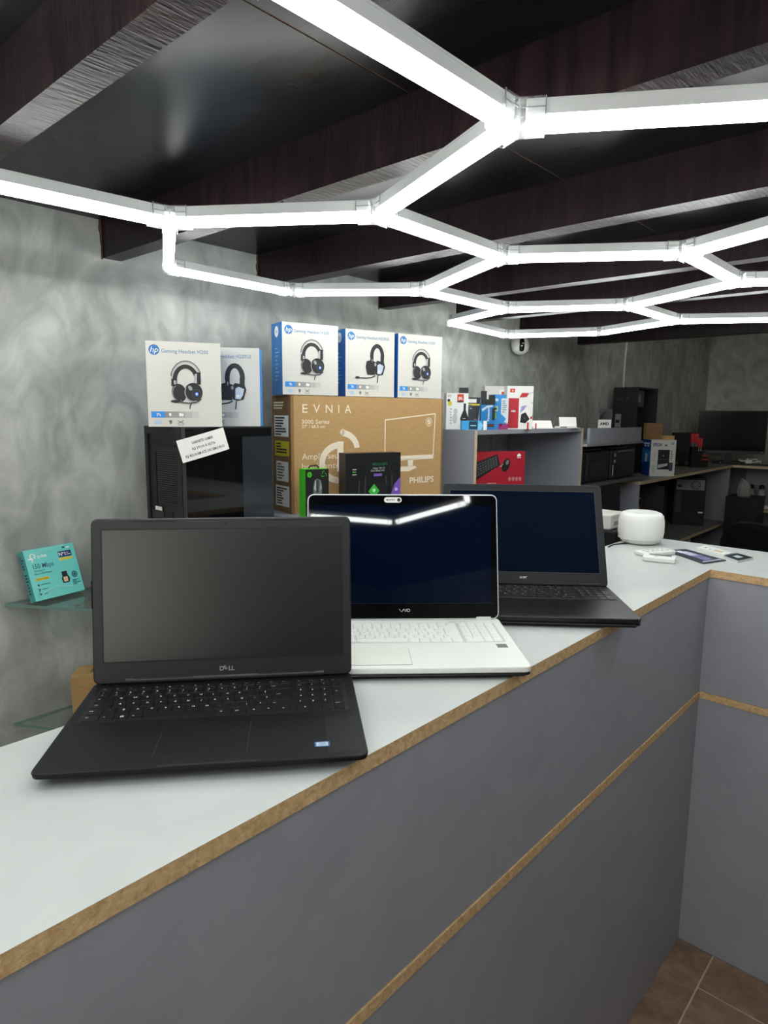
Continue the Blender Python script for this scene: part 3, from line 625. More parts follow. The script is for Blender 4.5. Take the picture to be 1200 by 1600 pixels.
# low furniture behind the laptops
def cabinet(name, label, cat, x0, x1, y0, y1, z0, z1, shelf=None):
    t = thing(name, label, cat, (x0, y0, z0)); X, Y, Z = x1-x0, y1-y0, z1-z0; th = .018
    MB().box(0, X, th+.0005, Y-th-.0005, Z-th, Z, LAMINATE).build('top_panel', t)
    for y in (0, Y-th):
        MB().box(0, X, y, y+th, 0, Z, dict(all=LAMINATE, right=PALEEDGE)).build('side_panel', t)
    for z in (shelf or []): MB().box(.001, X-.004, th+.0005, Y-th-.0005, z-z0-th, z-z0, dict(all=LAMINATE, right=PALEEDGE)).build('shelf', t)
    return t
cabinet('side_bench', 'low grey bench against the wall carrying the computer case', 'bench', XW+.002, -1.60, .94, 1.345, 0, ZPCB-.0005)
cabinet('low_cabinet', 'low grey cabinet behind the white laptop, under the monitor carton', 'cabinet', XW+.002, -1.40, 1.350, 2.214, 0, ZLOW-.0005)
cabinet('display_cabinet', 'open grey shelf unit with pale edges, small product boxes along its top', 'cabinet', XW+.002, -1.52, 2.222, 3.192, 0, 1.466, shelf=[1.10, .70, .3])

# mouse box and adapter box in front of the carton
GREEN = mat('#3fc21c', .4)
rz = pbox('mouse_box', 'small black and green computer mouse box with hanging tab, left of the black box', 'box', (-1.495, 1.254+.10), 72, .080, .160, .05, dict(all=BLK, left=GREEN, top=GREEN), ZLOW)
rz.location = (-1.5565, 1.3556, ZLOW)
D_ = front(); D_.ell(.014, .143, .008, .009, GREEN, 1); D_.text('0', .014, .139, .008, INK, 2, 'c')
for a in range(3):
    D_.arc(.063+.0045*math.cos(R(90+120*a)), .143+.0045*math.sin(R(90+120*a)), .006, .006, 60+120*a, 220+120*a, .0018, GREEN, 1, 8)
D_.poly([(.028, .055), (.050, .052), (.055, .075), (.057, .100), (.053, .124), (.040, .130), (.030, .124), (.026, .100)], mat('#6d7074', .35), 1); D_.poly([(.036, .085), (.044, .085), (.045, .126), (.036, .126)], mat('#3a3c3f', .35), 2); D_.poly([(.028, .098), (.033, .122), (.036, .126), (.036, .090)], mat('#b2b5b8', .35), 2); D_.poly([(.047, .090), (.053, .118), (.055, .100)], mat('#a5a8ab', .35), 2)
D_.text('RAZER', .014, .034, .007, WHITEP, 1, 'l', bold=.02); D_.text('DeathAdder', .014, .022, .006, GREEN, 1, 'l', bold=.02); D_.build('box_print', rz)
MB().tube([(.022, .025, .160), (.026, .025, .168), (.050, .025, .170), (.056, .025, .161)], .0028, BLK, 8).build('hang_tab', rz)
GREY_T = mat('#b8bcc0', .5); PURP = mat('#7a55b8', .45); GR2 = mat('#39b53d', .45)
kb = pbox('adapter_box', 'flat black box with green diamond and purple corner, leaning against the brown carton', 'box', (-1.53, 1.505), 72, .209, .205, .05, dict(all=mat('#0f1013', .35), left=mat('#24262a', .4)), ZLOW)
D_ = front()
D_.text('MERCUSYS', .100, .163, .009, mat('#1d6b4a', .4), 1, 'l', bold=.01, width=.058); D_.text('Halo Wi-Fi', .102, .151, .0065, GREY_T, 1, 'l', width=.045); D_.text('Dual Band AX', .094, .143, .0065, GREY_T, 1, 'l', width=.052)
D_.rect(.105, .127, .136, .136, PURP, 1); D_.rect(.025, .150, .040, .153, GREY_T, 1); D_.rect(.025, .133, .040, .136, GREY_T, 1); D_.rect(.025, .142, .038, .145, GR2, 1)
for x0, x1 in ((.045, .051), (.069, .074), (.155, .151), (.178, .174)): D_.line([(x0, .04), (x1, .128 if x0 > .06 else .115)], .0045, mat('#3b3e44', .35), 1)
D_.poly([(.105, .052), (.127, .078), (.106, .102), (.085, .078)], GR2, 2); D_.ell(.106, .080, .006, .006, mat('#b6e8b0', .5), 3); D_.poly([(.166, .05), (.209, .05), (.209, .122), (.186, .10)], PURP, 2); D_.ell(.192, .080, .006, .006, mat('#c9b5ec', .5), 3)
D_.arc(.20, .155, .035, .03, 120, 250, .002, mat('#33363c', .4), 1); D_.ell(.13, .075, .03, .035, mat('#17181d', .35), 1); D_.build('box_print', kb)

# teal adapter box on the glass shelf
def glass_shelf(z, label):
    t = thing('glass_shelf', label, 'shelf', (XW, .6, z))
    pts = [(.001, .005), (.10, .062), (.19, .115), (.245, .165), (.262, .225), (.262, .335), (.001, .335)]
    MB().prism(pts, 0, .008, GLASS, GLASSEDGE).build('pane', t)
    MB().box(.0005, .02, .24, .26, -.012, -.0002, CHROME).build('bracket', t)
    return t
ZS1, ZS2 = .998, .646
glass_shelf(ZS1-.002, 'upper small glass wall shelf at the left, under the teal box')
glass_shelf(ZS2, 'lower small glass wall shelf at the left, near the counter top')
TEAL = mat('#6ed3cc', .35); TEAL2 = mat('#49aba6', .35); NAVY = mat('#1f2a6b', .4); YEL = mat('#e6cf3a', .45); TXD = mat('#21506a', .5)
tb = thing('adapter_box', 'teal wireless adapter box leaning on the wall on the upper glass shelf', 'box', (-1.868, .657, ZS1+.0155), 0, None, (R(-19), 0, R(101)))
bw, bh, bd = .148, .143, .026
MB().box(0, bw, 0, bd, 0, bh, dict(all=TEAL2, front=TEAL)).build('body', tb)
D_ = front(); D_.arc(.022, .123, .0085, .0085, -60, 240, .0038, WHITEP, 1); D_.rect(.0085, .1145, .022, .119, WHITEP, 1); D_.rect(.0165, .107, .0205, .119, WHITEP, 2); D_.text('tp-link', .034, .117, .009, WHITEP, 1, 'l', width=.029, bold=.015)
D_.text('150 Mbps', .016, .088, .0135, TXD, 1, 'l', width=.060, bold=.005); D_.text('Wireless N', .016, .079, .005, TXD, 1, 'l', width=.030); D_.text('Nano USB Adapter', .016, .071, .005, TXD, 1, 'l', width=.052)
D_.rect(.018, .054, .050, .062, YEL, 1); D_.ell(.018, .058, .004, .004, YEL, 1); D_.ell(.050, .058, .004, .004, YEL, 1); D_.text('TL-WN725N', .019, .056, .0038, INK, 2, 'l', width=.030)
for y, s_ in ((.040, .026), (.027, .016), (.014, .012)): D_.ell(.019, y+.002, .003, .003, TXD, 1); D_.rect(.026, y+.0012, .026+s_, y+.0030, TXD, 1)
D_.rect(.096, .107, .136, .124, NAVY, 1); D_.text('Nº1', .098, .111, .0095, WHITEP, 2, 'l', bold=.03); D_.rect(.119, .117, .127, .1185, WHITEP, 2); D_.rect(.119, .112, .133, .1135, WHITEP, 2); D_.rect(.096, .098, .136, .105, YEL, 1)
D_.rect(.092, .055, .108, .066, INK, 1); D_.poly([(.090, .033), (.109, .033), (.113, .044), (.108, .056), (.093, .056), (.088, .045)], INK, 1); D_.rect(.0935, .036, .106, .050, mat('#e8c8a6', .5), 2); D_.text('N', .0998, .040, .005, mat('#b06a40', .5), 3, 'c')
D_.ell(.129, .052, .0085, .0095, TXD, 1); D_.arc(.129, .052, .005, .006, 0, 360, .0012, TEAL, 2); bars(D_, .118, .142, .022, .038, 4, TXD, 8)
D_.rect(.112, .132, .120, .136, INK, 1); D_.rect(.123, .131, .133, .135, WHITEP, 1); D_.build('box_print', tb)
D_ = leftface(bd); bars(D_, .005, .020, .09, .13, 5, NAVY, 9); bars(D_, .005, .020, .02, .08, 7, TXD, 10); D_.build('side_print', tb)
# plastic wrap ridges
b = MB(); WR = mat('#bfeeea', .1, spec=.8)
b.tube([(.02, -.001, .128), (.05, -.0012, .131), (.09, -.001, .136), (.12, -.001, .142)], .0008, WR, 5); b.tube([(.012, -.001, .010), (.04, -.0012, .022), (.075, -.001, .026), (.11, -.001, .019), (.145, -.001, .022)], .0009, WR, 5); b.tube([(.010, -.001, .055), (.016, -.001, .046), (.012, -.001, .036), (.018, -.001, .026), (.012, -.001, .015)], .0009, WR, 5)
b.build('plastic_wrap', tb)
wb = pbox('white_box', 'slim white box on the upper glass shelf, mostly hidden by the foreground laptop', 'box', (-1.855, .810), 60, .08, .19, .03, dict(all=WHT, left=mat('#b9bcc2', .5)), ZS1+.0065, lean=R(8))
D_ = leftface(.03); D_.rect(.004, .03, .026, .15, mat('#cfd1d2', .5), 1); D_.text('USB', .006, .16, .005, INKG, 1, 'l'); D_.build('side_print', wb)
cg = thing('wall_charger', 'small white wall charger on the upper glass shelf beside the laptop edge', 'charger', (-1.735, .782, ZS1+.0063), R(50))
MB().rslab(.04, .03, .024, .006, WHT, .003).build('body', cg); MB().lathe([(.009, .0), (.009, .014), (.006, .022)], WHT, (.024, .015, .024), 14).build('plug_neck', cg)
for x in (.019, .029): MB().box(x-.002, x+.002, .0135, .0165, .046, .060, CHROME).build('prong', cg)
bb = pbox('cardboard_box', 'small open brown cardboard box on the lower glass shelf, left of the laptop', 'box', (-1.862, .733), 52, .13, .123, .085, dict(all=CARD, left=mat('#a37c46', .85), top=CARD), ZS2+.0083)
MB().box(.045, .13, .03, .06, .1231, .1236, CARDDK).build('top_slot', bb); D_ = front(); D_.ell(.075, .068, .018, .026, BLK, 1); D_.build('hand_hole', bb); MB().box(.0, .128, -.0012, -.0002, .092, .124, CARD).build('lid_flap', bb)

# items on the display cabinet top
ZD = 1.4665
def small(name, label, cat, P, az, w, h, d, mats, z=ZD, group='small product boxes on the display cabinet', lean=0):
    return pbox(name, label, cat, P, az, w, h, d, mats, z, group, lean)
RED = mat('#c01f33', .45); ORG = mat('#d8432a', .45)
t = small('earphone_box', 'white earphone box with black earphone picture, leftmost on the display cabinet', 'box', (-1.683, 2.245), 50, .094, .150, .05, dict(all=WHT, front=WHITEP))
D_ = front(); D_.rect(.046, .112, .074, .146, ORG, 1); D_.text('JBL', .060, .124, .010, WHITEP, 2, 'c', bold=.03); D_.rect(.046, .112, .074, .118, INK, 2); D_.ell(.015, .107, .009, .010, YEL, 1); D_.ell(.010, .120, .006, .006, INK, 1); D_.text('W', .012, .132, .012, mat('#b06a62', .5), 1, 'c')
D_.poly([(.063, .030), (.090, .030), (.096, .045), (.090, .062), (.084, .080), (.084, .108), (.074, .108), (.074, .080), (.066, .062), (.060, .045)], INK, 1); D_.rect(.071, .044, .084, .047, GREY_T, 2); D_.ell(.038, .045, .010, .022, mat('#c9c9c6', .5), 1); D_.ell(.040, .075, .008, .012, mat('#c9c9c6', .5), 1)
bars(D_, .094, .108, .085, .105, 3, INKG, 11); bars(D_, .016, .028, .02, .09, 6, mat('#bdbdba', .5), 12); D_.build('box_print', t)
t = small('cable_pack', 'black and grey hanging accessory pack with yellow stripe, behind a small blue box', 'box', (-1.650, 2.345), 50, .066, .135, .024, dict(all=DKG, front=DKG), lean=R(4))
D_ = front(); D_.poly([(0, 0), (.085, 0), (.080, .105), (.002, .105)], mat('#c9c9c4', .5), 1); D_.poly([(.0, .022), (.050, .030), (.060, .100), (.003, .100)], mat('#3f4144', .5), 2); D_.poly([(.060, .02), (.082, .02), (.072, .100), (.062, .095)], mat('#2a2b2d', .5), 2); D_.rect(.002, .101, .082, .108, YEL, 3); D_.rect(.002, .112, .045, .128, WHITEP, 2); D_.rect(.034, .040, .045, .043, GREY_T, 3); D_.ell(.02, .088, .004, .003, GREY_T, 3); D_.build('box_print', t)
MB().box(-.030, .010, .005, .010, .145, .176, BLK).build('hang_tab', t)
t = small('battery_box', 'low blue box lying in front of the white earphone box', 'box', (-1.600, 2.243), 48, .085, .037, .03, dict(all=mat('#3aa4dc', .4), top=mat('#2d6fa8', .4)))
D_ = front(); D_.rect(.030, .002, .066, .035, mat('#12384f', .4), 1); D_.rect(.090, .0, .105, .037, WHITEP, 1); D_.poly([(.066, .0), (.082, .0), (.090, .02), (.070, .037)], mat('#7cc6ee', .4), 1); D_.rect(.036, .015, .060, .019, mat('#9fd0e8', .5), 2); D_.build('box_print', t)
t = small('battery_pack', 'tall blue battery blister pack with black top and vertical white lettering', 'box', (-1.572, 2.338), 48, .060, .126, .022, dict(all=mat('#1577b8', .4)))
D_ = front(); D_.rect(0, .103, .060, .126, INK, 1); D_.poly([(.002, .085), (.026, .1), (.05, .102), (.05, .095), (.026, .09), (.006, .075)], mat('#bcd3e0', .4), 2); D_.text('Panasonic', .036, .036, .009, WHITEP, 2, 'l', rot=R(90), width=.055, bold=.02); D_.rect(.030, .012, .058, .024, INK, 2); D_.text('EVOLTA', .032, .0155, .005, ORG, 3, 'l'); D_.rect(.047, .04, .06, .09, INK, 1); D_.build('box_print', t)
MB().box(.0, .024, .005, .012, .126, .160, mat('#23272b', .4)).build('hang_tab', t); MB().box(.034, .060, .005, .012, .126, .144, mat('#121416', .4)).build('hang_tab', t)
LB = mat('#2c8fd6', .4)
t = small('printer_ink_box', 'light blue and white box with yellow label and magenta corner, beside the tall white box', 'box', (-1.580, 2.432), 45, .060, .148, .030, dict(all=LB, front=LB))
D_ = front(); D_.rect(.040, .03, .072, .132, mat('#d5dfe4', .45), 1); D_.poly([(.036, .07), (.062, .047), (.05, .02), (.036, .012)], LB, 2); D_.rect(.008, .078, .026, .098, mat('#d7e27a', .5), 1); D_.rect(.011, .082, .022, .094, TXD, 2); D_.rect(.008, .045, .022, .072, mat('#54b56a', .5), 1); D_.rect(.030, .0, .072, .024, mat('#9b2a72', .45), 2); bars(D_, .046, .066, .07, .125, 6, mat('#8a989f', .5), 14); D_.ell(.02, .125, .008, .006, mat('#cfe6f5', .5), 1); D_.build('box_print', t)
t = small('headphone_box', 'tall white box with red vertical stripe, rightmost box on the display cabinet', 'box', (-1.573, 2.540), 48, .118, .188, .05, dict(all=mat('#c9c9c5', .5), front=WHITEP, right=mat('#d6d6d2', .5)))
D_ = front(); D_.rect(.006, .004, .054, .135, RED, 1); D_.text('HBS', .030, .075, .008, WHITEP, 2, 'c', bold=.03); D_.rect(.012, .160, .034, .176, ORG, 1); D_.poly([(.020, .165), (.028, .165), (.024, .173)], WHITEP, 2); D_.poly([(.055, .138), (.088, .140), (.098, .158), (.066, .158)], RED, 1); D_.line([(.09, .148), (.118, .165)], .0015, INKG, 1)
D_.build('stripe_print', t); D_ = front(); D_.poly([(.062, .030), (.085, .025), (.105, .045), (.085, .075), (.066, .065)], INK, 1); D_.poly([(.060, .070), (.078, .085), (.090, .105), (.066, .100)], mat('#a79bd6', .5), 2); D_.build('product_picture', t); D_ = front(); D_.arc(.100, .085, .028, .035, -60, 70, .0015, INKG, 1); D_.rect(.094, .0, .102, .03, RED, 1); D_.rect(.132, .0, .138, .026, RED, 1); D_.rect(.137, .075, .140, .16, INKG, 1); D_.rect(.108, .045, .116, .056, RED, 1); D_.text('1', .082, .045, .006, WHITEP, 2, 'c'); D_.build('box_print', t)
MB().tube([(.05, .03, .180), (.056, .03, .187), (.085, .03, .187), (.092, .03, .180)], .003, BLK, 6).build('handle', t)
t = small('headphone_box', 'white box with small red logo standing behind the blue battery pack', 'box', (-1.760, 2.645), 48, .100, .195, .05, dict(all=mat('#b9b9b6', .5), front=mat('#d9d6d0', .5)))
D_ = front(); D_.rect(.080, .150, .100, .170, ORG, 1); D_.rect(.070, .10, .128, .178, WHITEP, 0.5); D_.build('box_print', t)
MB().tube([(.08, .03, .178), (.086, .03, .185), (.108, .03, .185), (.114, .03, .178)], .003, BLK, 6).build('handle', t)
# folded leaflets
def leaflet(label, P, rz_, w_, d_, ang, z):
    t = thing('leaflet', label, 'paper', (P[0], P[1], z), rz_)
    MB().box(0, w_, -d_, 0, 0, .0012, WHITEP).build('base_sheet', t)
    MB().box(0, w_, 0, .0012, 0, d_*1.2, WHITEP, Matrix.Rotation(ang, 4, 'X')).build('raised_sheet', t)
    return t
leaflet('low white folded leaflet beside the tall white box on the display cabinet', (-1.606, 2.833), R(50), .10, .04, R(-40), ZD)
leaflet('upright white folded card near the right end of the display cabinet', (-1.585, 3.060), R(50), .09, .046, R(-14), ZD)
t = thing('paper_strip', 'narrow white printed strip lying along the display cabinet front edge', 'paper', (-1.555, 2.98, ZD), R(60)); MB().box(0, .10, -.008, .025, 0, .010, WHITEP).build('sheet', t); D_ = Decal((0, -.0083, 0)); bars(D_, .01, .05, .002, .008, 1, INK, 20); D_.build('strip_text', t)
# keyboard kit box inside the cabinet
KR = mat('#a8162c', .42)
t = pbox('keyboard_kit_box', 'red keyboard and mouse kit box standing in the open grey shelf unit', 'box', (-1.600, 2.2985), 61, .270, .2725, .045, dict(all=KR), 1.1005)
D_ = Decal((0, -.0002, .1225), (1, 0, 0), (0, 0, 1)); KEYB = mat('#1a1a1c', .4)
D_.poly([(.005, .095), (.135, .140), (.150, .092), (.022, .022), (.010, .030)], KEYB, 1)
for i in range(10):
    for j in range(5):
        fx, fy = (i+.5)/10, (j+.5)/5
        x = .012+fx*.120+fy*.008; y = .090+fx*.042-fy*(.058-fx*.018); D_.poly([(x-.0045, y-.0040), (x+.0045, y-.0012), (x+.0040, y+.0045), (x-.0050, y+.0020)], mat('#58595c', .4), 2)
D_.build('keyboard_picture', t); D_ = Decal((0, -.0002, .1225), (1, 0, 0), (0, 0, 1)); D_.ell(.178, .092, .018, .030, KEYB, 1, rot=R(-22)); D_.ell(.184, .104, .007, .011, mat('#7c7c80', .4), 2, rot=R(-22)); D_.line([(.150, .085), (.165, .098)], .004, GREY_T, 1)
D_.text('C3TECH', .010, .130, .006, mat('#c9913a', .5), 1, 'l'); D_.poly([(.230, .128), (.246, .128), (.250, .136), (.238, .142), (.232, .136)], WHITEP, 1); D_.rect(.231, .122, .249, .1245, WHITEP, 1)
D_.build('mouse_picture', t); D_ = Decal((0, -.0002, .1225), (1, 0, 0), (0, 0, 1))
for i in range(4): D_.arc(.198+i*.017, .032, .0065, .009, 0, 360, .0012, mat('#e2b9b9', .5), 1, 12); D_.rect(.196+i*.017, .028, .200+i*.017, .036, mat('#e2b9b9', .5), 1)
D_.rect(.09, .014, .135, .017, mat('#d9a0a0', .5), 1); D_.build('box_print', t)

# security camera and conduit
sc = thing('security_camera', 'round white security camera on the wall under the ceiling light corner', 'camera', (-1.949, 3.20, 1.895), R(-28))
MB().tube([(0, 0, .02), (.02, 0, .02)], .028, WHT, 16).build('mount', sc)
rings = []
MB().lathe([(.004, -.048), (.026, -.042), (.042, -.026), (.048, 0), (.042, .026), (.026, .042), (.004, .048)], WHT, (.062, 0, 0), 24).build('shell', sc)
b = MB(); b.lathe([(.002, -.034), (.012, -.030), (.016, -.012), (.016, .012), (.012, .030), (.002, .034)], mat('#101214', .15), (0, 0, 0), 20, T=Matrix.Translation((.096, -.012, 0))); b.build('lens_window', sc)
MB().lathe([(.008, -.002), (.0085, .002)], mat('#d9d2b0', .3), (.1045, -.012, .008), 12).build('lens_ring', sc)
tag(MB().tube([(XW+.008, 4.675, 1.60), (XW+.008, 4.675, 1.9), (XW+.008, 4.69, 2.05), (XW+.008, 4.69, 2.58)], .0075, mat('#c9cac6', .5), 8).build('conduit'), 'thin white conduit pipe running up the back of the grey wall', 'pipe')

# ------------------------------------------------------------------ workbench zone at the back
pu = thing('printer_shelf', 'grey double wall shelf holding two black printers, right of the display cabinet', 'shelf', (XW+.002, 3.20, 1.157)); DKL = mat('#3a3c40', .5); PALEG = mat('#a9abaa', .45)
MB().box(0, .448, 0, .745, 0, .018, dict(all=DKL, right=mat('#5d5b57', .5))).build('lower_board', pu); MB().box(0, .448, 0, .745, .214, .228, dict(all=PALEG, right=mat('#8d8c88', .5), bottom=DKL)).build('upper_board', pu)
MB().box(.432, .446, .03, .715, .2283, .307, LAMINATE).build('upright_panel', pu)
for y in (.002, .725): MB().box(0, .30, y, y+.018, .0183, .2138, DKL).build('divider', pu)
pr1 = thing('printer', 'black printer at the left of the shelf rack, with rounded front corner', 'printer', (-1.86, 3.232, 1.1755))
MB().rslab(.33, .335, .165, .03, mat('#0f1012', .35), .008).build('body', pr1); MB().rslab(.28, .29, .012, .02, mat('#1a1b1e', .3), .003, x0=.02, y0=.02, z0=.165).build('lid', pr1); MB().box(.331, .334, .07, .27, .03, .11, mat('#1d1f23', .25)).build('front_panel', pr1); MB().box(.3305, .337, .02, .05, .02, .15, mat('#26282b', .35)).build('corner_trim', pr1)
pr2 = thing('printer', 'black printer with grey tilted control panel, right side of the shelf rack', 'printer', (-1.86, 3.585, 1.1755))
MB().rslab(.33, .335, .165, .015, mat('#131416', .35), .006).build('body', pr2); MB().rslab(.28, .29, .012, .02, mat('#1a1b1e', .3), .003, x0=.02, y0=.02, z0=.165).build('lid', pr2); MB().box(.331, .345, .08, .30, .115, .123, mat('#6b6e70', .35), Matrix.Rotation(R(-6), 4, 'Y')).build('control_panel', pr2)
for z in (.10, .135): MB().lathe([(.010, 0), (.010, .004)], mat('#8a8d90', .4), n=12, T=Matrix.Translation((.331, .035, z)) @ Matrix.Rotation(PI/2, 4, 'Y')).build('button', pr2)
MB().box(.331, .333, .012, .02, .02, .08, GREY_T).build('label_strip', pr2); MB().box(.331, .3325, .06, .31, .02, .09, mat('#0a0b0c', .3)).build('paper_slot', pr2)

t = pbox('processor_box', 'small open white and brown processor box beside the tall black tower', 'box', (-1.74, 3.77), 20, .075, .12, .07, dict(all=mat('#3a2d26', .6), front=WHITEP), 1.3855)
t.location = (-1.72, 3.80, 1.3855)
D_ = front(); D_.text('AMD', .010, .088, .016, INK, 1, 'l', bold=.04); D_.build('box_print', t); MB().box(0, .075, .0, .002, 0, .07, mat('#5c5f60', .6), Matrix.Translation((0, .066, .12)) @ Matrix.Rotation(R(25), 4, 'X')).build('open_flap', t); MB().box(0, .002, .0, .07, 0, .06, mat('#4a3a31', .6), Matrix.Translation((0.001, 0, .12)) @ Matrix.Rotation(R(30), 4, 'Y')).build('open_flap', t)

ZK = 1.141
wbn = thing('workbench', 'long grey workbench shelf along the wall with pale front edge, printer carton on it', 'desk', (XW+.002, 3.95, 0)); ox, oy = -(XW+.002), -3.95
BENCH = mat('#7b7a76', .5, noise=.06)
def wbox(x0, x1, y0, y1, z0, z1, name, M): return MB().box(x0+ox, x1+ox, y0+oy, y1+oy, z0, z1, M).build(name, wbn)
BE = dict(all=BENCH, right=PALEEDGE, front=PALEEDGE)
MB().prism([(XW+.002+ox, 3.95+oy), (-1.50+ox, 3.95+oy), (-1.50+ox, 5.90+oy), (.6+ox, 5.90+oy), (.6+ox, YB-.002+oy), (XW+.002+ox, YB-.002+oy)], ZK-.02, ZK, BENCH, PALEEDGE).build('worktop', wbn)
wbox(XW+.002, -1.51, 3.952, 3.97, 0, ZK-.0205, 'end_panel', dict(all=LAMINATE, right=PALEEDGE)); wbox(XW+.002, -1.51, 5.86, 5.878, 0, ZK-.0205, 'end_panel', dict(all=LAMINATE, right=PALEEDGE))
wbox(XW+.002, -1.50, 3.9705, 5.8595, .66, .68, 'lower_shelf', BE); wbox(-1.52, -1.502, 4.95, 4.968, .0, .6595, 'leg_panel', dict(all=LAMINATE, right=PALEEDGE)); wbox(XW+.002, -1.5205, 4.95, 4.968, .0, .6595, 'leg_panel', LAMINATE)
wbox(-1.49, .6, 6.30, 6.32, .0, ZK-.0205, 'back_panel', LAMINATE); wbox(-1.49, .6, 5.98, 6.2995, .765, .785, 'lower_shelf', BE); wbox(.58, .6, 5.92, 6.2995, 0, .7645, 'end_panel', LAMINATE)

tw = thing('computer_tower', 'tall open black computer tower standing on the workbench behind the printer carton', 'computer', (-1.90, 4.42, ZK))
tW, tD, tH = .165, .36, .578
b = MB(); b.box(0, tW, 0, .012, 0, tH, mat('#0e1013', .4)); b.box(0, .01, .012, tD, 0, tH, CASE2); b.box(.01, tW, .012, tD, 0, .012, CASE2); b.box(.01, tW, .012, tD, tH-.012, tH, CASE); b.box(.01, tW, tD-.04, tD, .012, tH-.012, CASE); b.build('shell', tw)
MB().box(.02, .06, -.002, -.0003, .05, .40, mat('#83868a', .4)).build('port_plate', tw)
for i, z in enumerate((.07, .12, .165, .23, .29, .34)): MB().box(.025, .05, -.0035, -.0021, z, z+.022, BLK).build('port', tw)
MB().box(.085, .13, -.002, -.0003, .20, .222, GREY_T).build('label', tw)
for x in (.03, .055, .10): MB().lathe([(.012, -.001), (.010, .001)], CASE3, n=12, T=Matrix.Translation((x, -.001, .50)) @ Matrix.Rotation(PI/2, 4, 'X')).build('vent', tw)
MB().box(.02, tW-.02, .03, .16, tH-.13, tH-.02, mat('#3d4248', .4)).build('power_supply', tw); MB().box(tW-.0198, tW-.018, .04, .10, tH-.10, tH-.05, mat('#8b9095', .4)).build('label', tw); MB().box(.012, .02, .03, .38, .06, tH-.14, mat('#131a22', .5)).build('mainboard', tw)

EPW = mat('#cfcfca', .5); EPB = mat('#1747a0', .45)
t = pbox('printer_carton', 'white and blue printer carton with printer picture at the end of the workbench', 'carton', (-1.60, 4.35), 40, .160, .236, .155, dict(all=EPW, left=EPB, front=EPW), ZK+.0003)
D_ = front(); D_.text('EPSON', .014, .195, .020, mat('#23357f', .5), 1, 'l', width=.055, bold=.03); D_.rect(.048, .045, .122, .172, INK, 1); D_.poly([(.052, .052), (.112, .070), (.112, .085), (.052, .075)], GREY_T, 2); D_.rect(.080, .130, .086, .136, GREY_T, 2); D_.rect(.050, .110, .120, .113, MIDG, 2); D_.rect(.120, .045, .146, .09, mat('#44474b', .5), 1); D_.rect(.122, .035, .146, .045, mat('#2b3c8c', .5), 2); bars(D_, .128, .15, .10, .17, 6, INKG, 31); bars(D_, .02, .040, .10, .15, 5, GREY_T, 32); bars(D_, .125, .155, .205, .222, 2, INKG, 33); D_.rect(.088, .195, .104, .207, INKG, 1); D_.rect(.014, .02, .034, .07, GREY_T, 1); D_.build('box_print', t)
D_ = leftface(.155); D_.poly([(0, .08), (.155, .10), (.155, .165), (0, .175)], mat('#2a86c8', .45), 1); D_.rect(.06, .09, .10, .145, mat('#dfe6ea', .5), 2); D_.rect(.02, .205, .13, .215, WHITEP, 2); D_.rect(.04, .19, .07, .20, WHITEP, 2); D_.rect(.09, .19, .12, .20, WHITEP, 2); D_.build('side_print', t)
t = thing('cardboard_box', 'small plain brown cardboard box standing on the printer carton', 'box', (-1.665, 4.44, ZK+.2365), R(40)); b = MB().box(0, .10, 0, .07, 0, .105, dict(all=CARDDK, left=CARD)).build('body', t); MB().box(.005, .095, -.0015, -.0003, .03, .036, CARDEDGE).build('tape', t)
t = thing('flat_carton', 'flat brown cardboard piece lying on the right of the printer carton', 'box', (-1.565, 4.45, ZK+.2365), R(40)); MB().box(0, .075, 0, .07, 0, .025, CARD).build('body', t); MB().box(.003, .010, -.0015, -.0003, .008, .020, CARDEDGE).build('tape', t)

# far monitor, speaker, tool rack, television
mo = thing('monitor', 'dark switched-off monitor standing sideways on the workbench behind the printer carton', 'monitor', (-1.80, 5.36, ZK), R(70))
MB().box(0, .27, 0, .02, .03, .262, mat('#15161a', .35)).build('screen_case', mo); MB().box(.008, .262, -.0015, -.0002, .045, .254, mat('#101218', .15)).build('screen', mo); MB().box(.11, .16, .01, .03, .0, .06, BLK).build('neck', mo); MB().rslab(.16, .09, .008, .02, BLK, .002, x0=.055, y0=-.03).build('foot', mo)
t = thing('spray_can', 'small black can with yellow cap beside the printer carton on the workbench', 'can', (-1.62, 4.70, ZK)); MB().lathe([(.018, 0), (.018, .075), (.014, .08)], BLK, n=16).build('body', t); MB().lathe([(.017, .0805), (.017, .088), (.015, .090)], mat('#b8a83f', .5), n=16).build('cap', t)
tr = thing('tool_rack', 'black stepped tool rack with red handled tools on the workbench by the television', 'rack', (-1.66, 5.36, ZK), R(42))
RK = mat('#0c0c0e', .4)
MB().prism([(0, 0), (.13, 0), (.13, .04), (0, .04)], 0, .012, RK).build('base', tr); MB().box(0, .045, .0, .04, .012, .16, RK).build('tall_block', tr); MB().box(.0455, .09, .0, .04, .012, .125, RK).build('middle_block', tr); MB().box(.0905, .13, .0, .04, .012, .075, RK).build('low_block', tr)
REDT = mat('#c22435', .4); ORT = mat('#b5442f', .5)
for k in range(8):
    MB().lathe([(.0055, 0), (.007, .006), (.0055, .012)], ORT, n=10, T=Matrix.Translation((.080+.014*(k % 4), -.001, .062 if k < 4 else .092)) @ Matrix.Rotation(PI/2, 4, 'X')).build('bit', tr)
hand = MB().lathe([(.0075, 0), (.0085, .004), (.0095, .03), (.0085, .05), (.0095, .066), (.004, .072)], REDT, n=10).mesh('handle'); shaft = MB().lathe([(.002, -.03), (.002, 0)], CHROME, n=6).mesh('shaft')
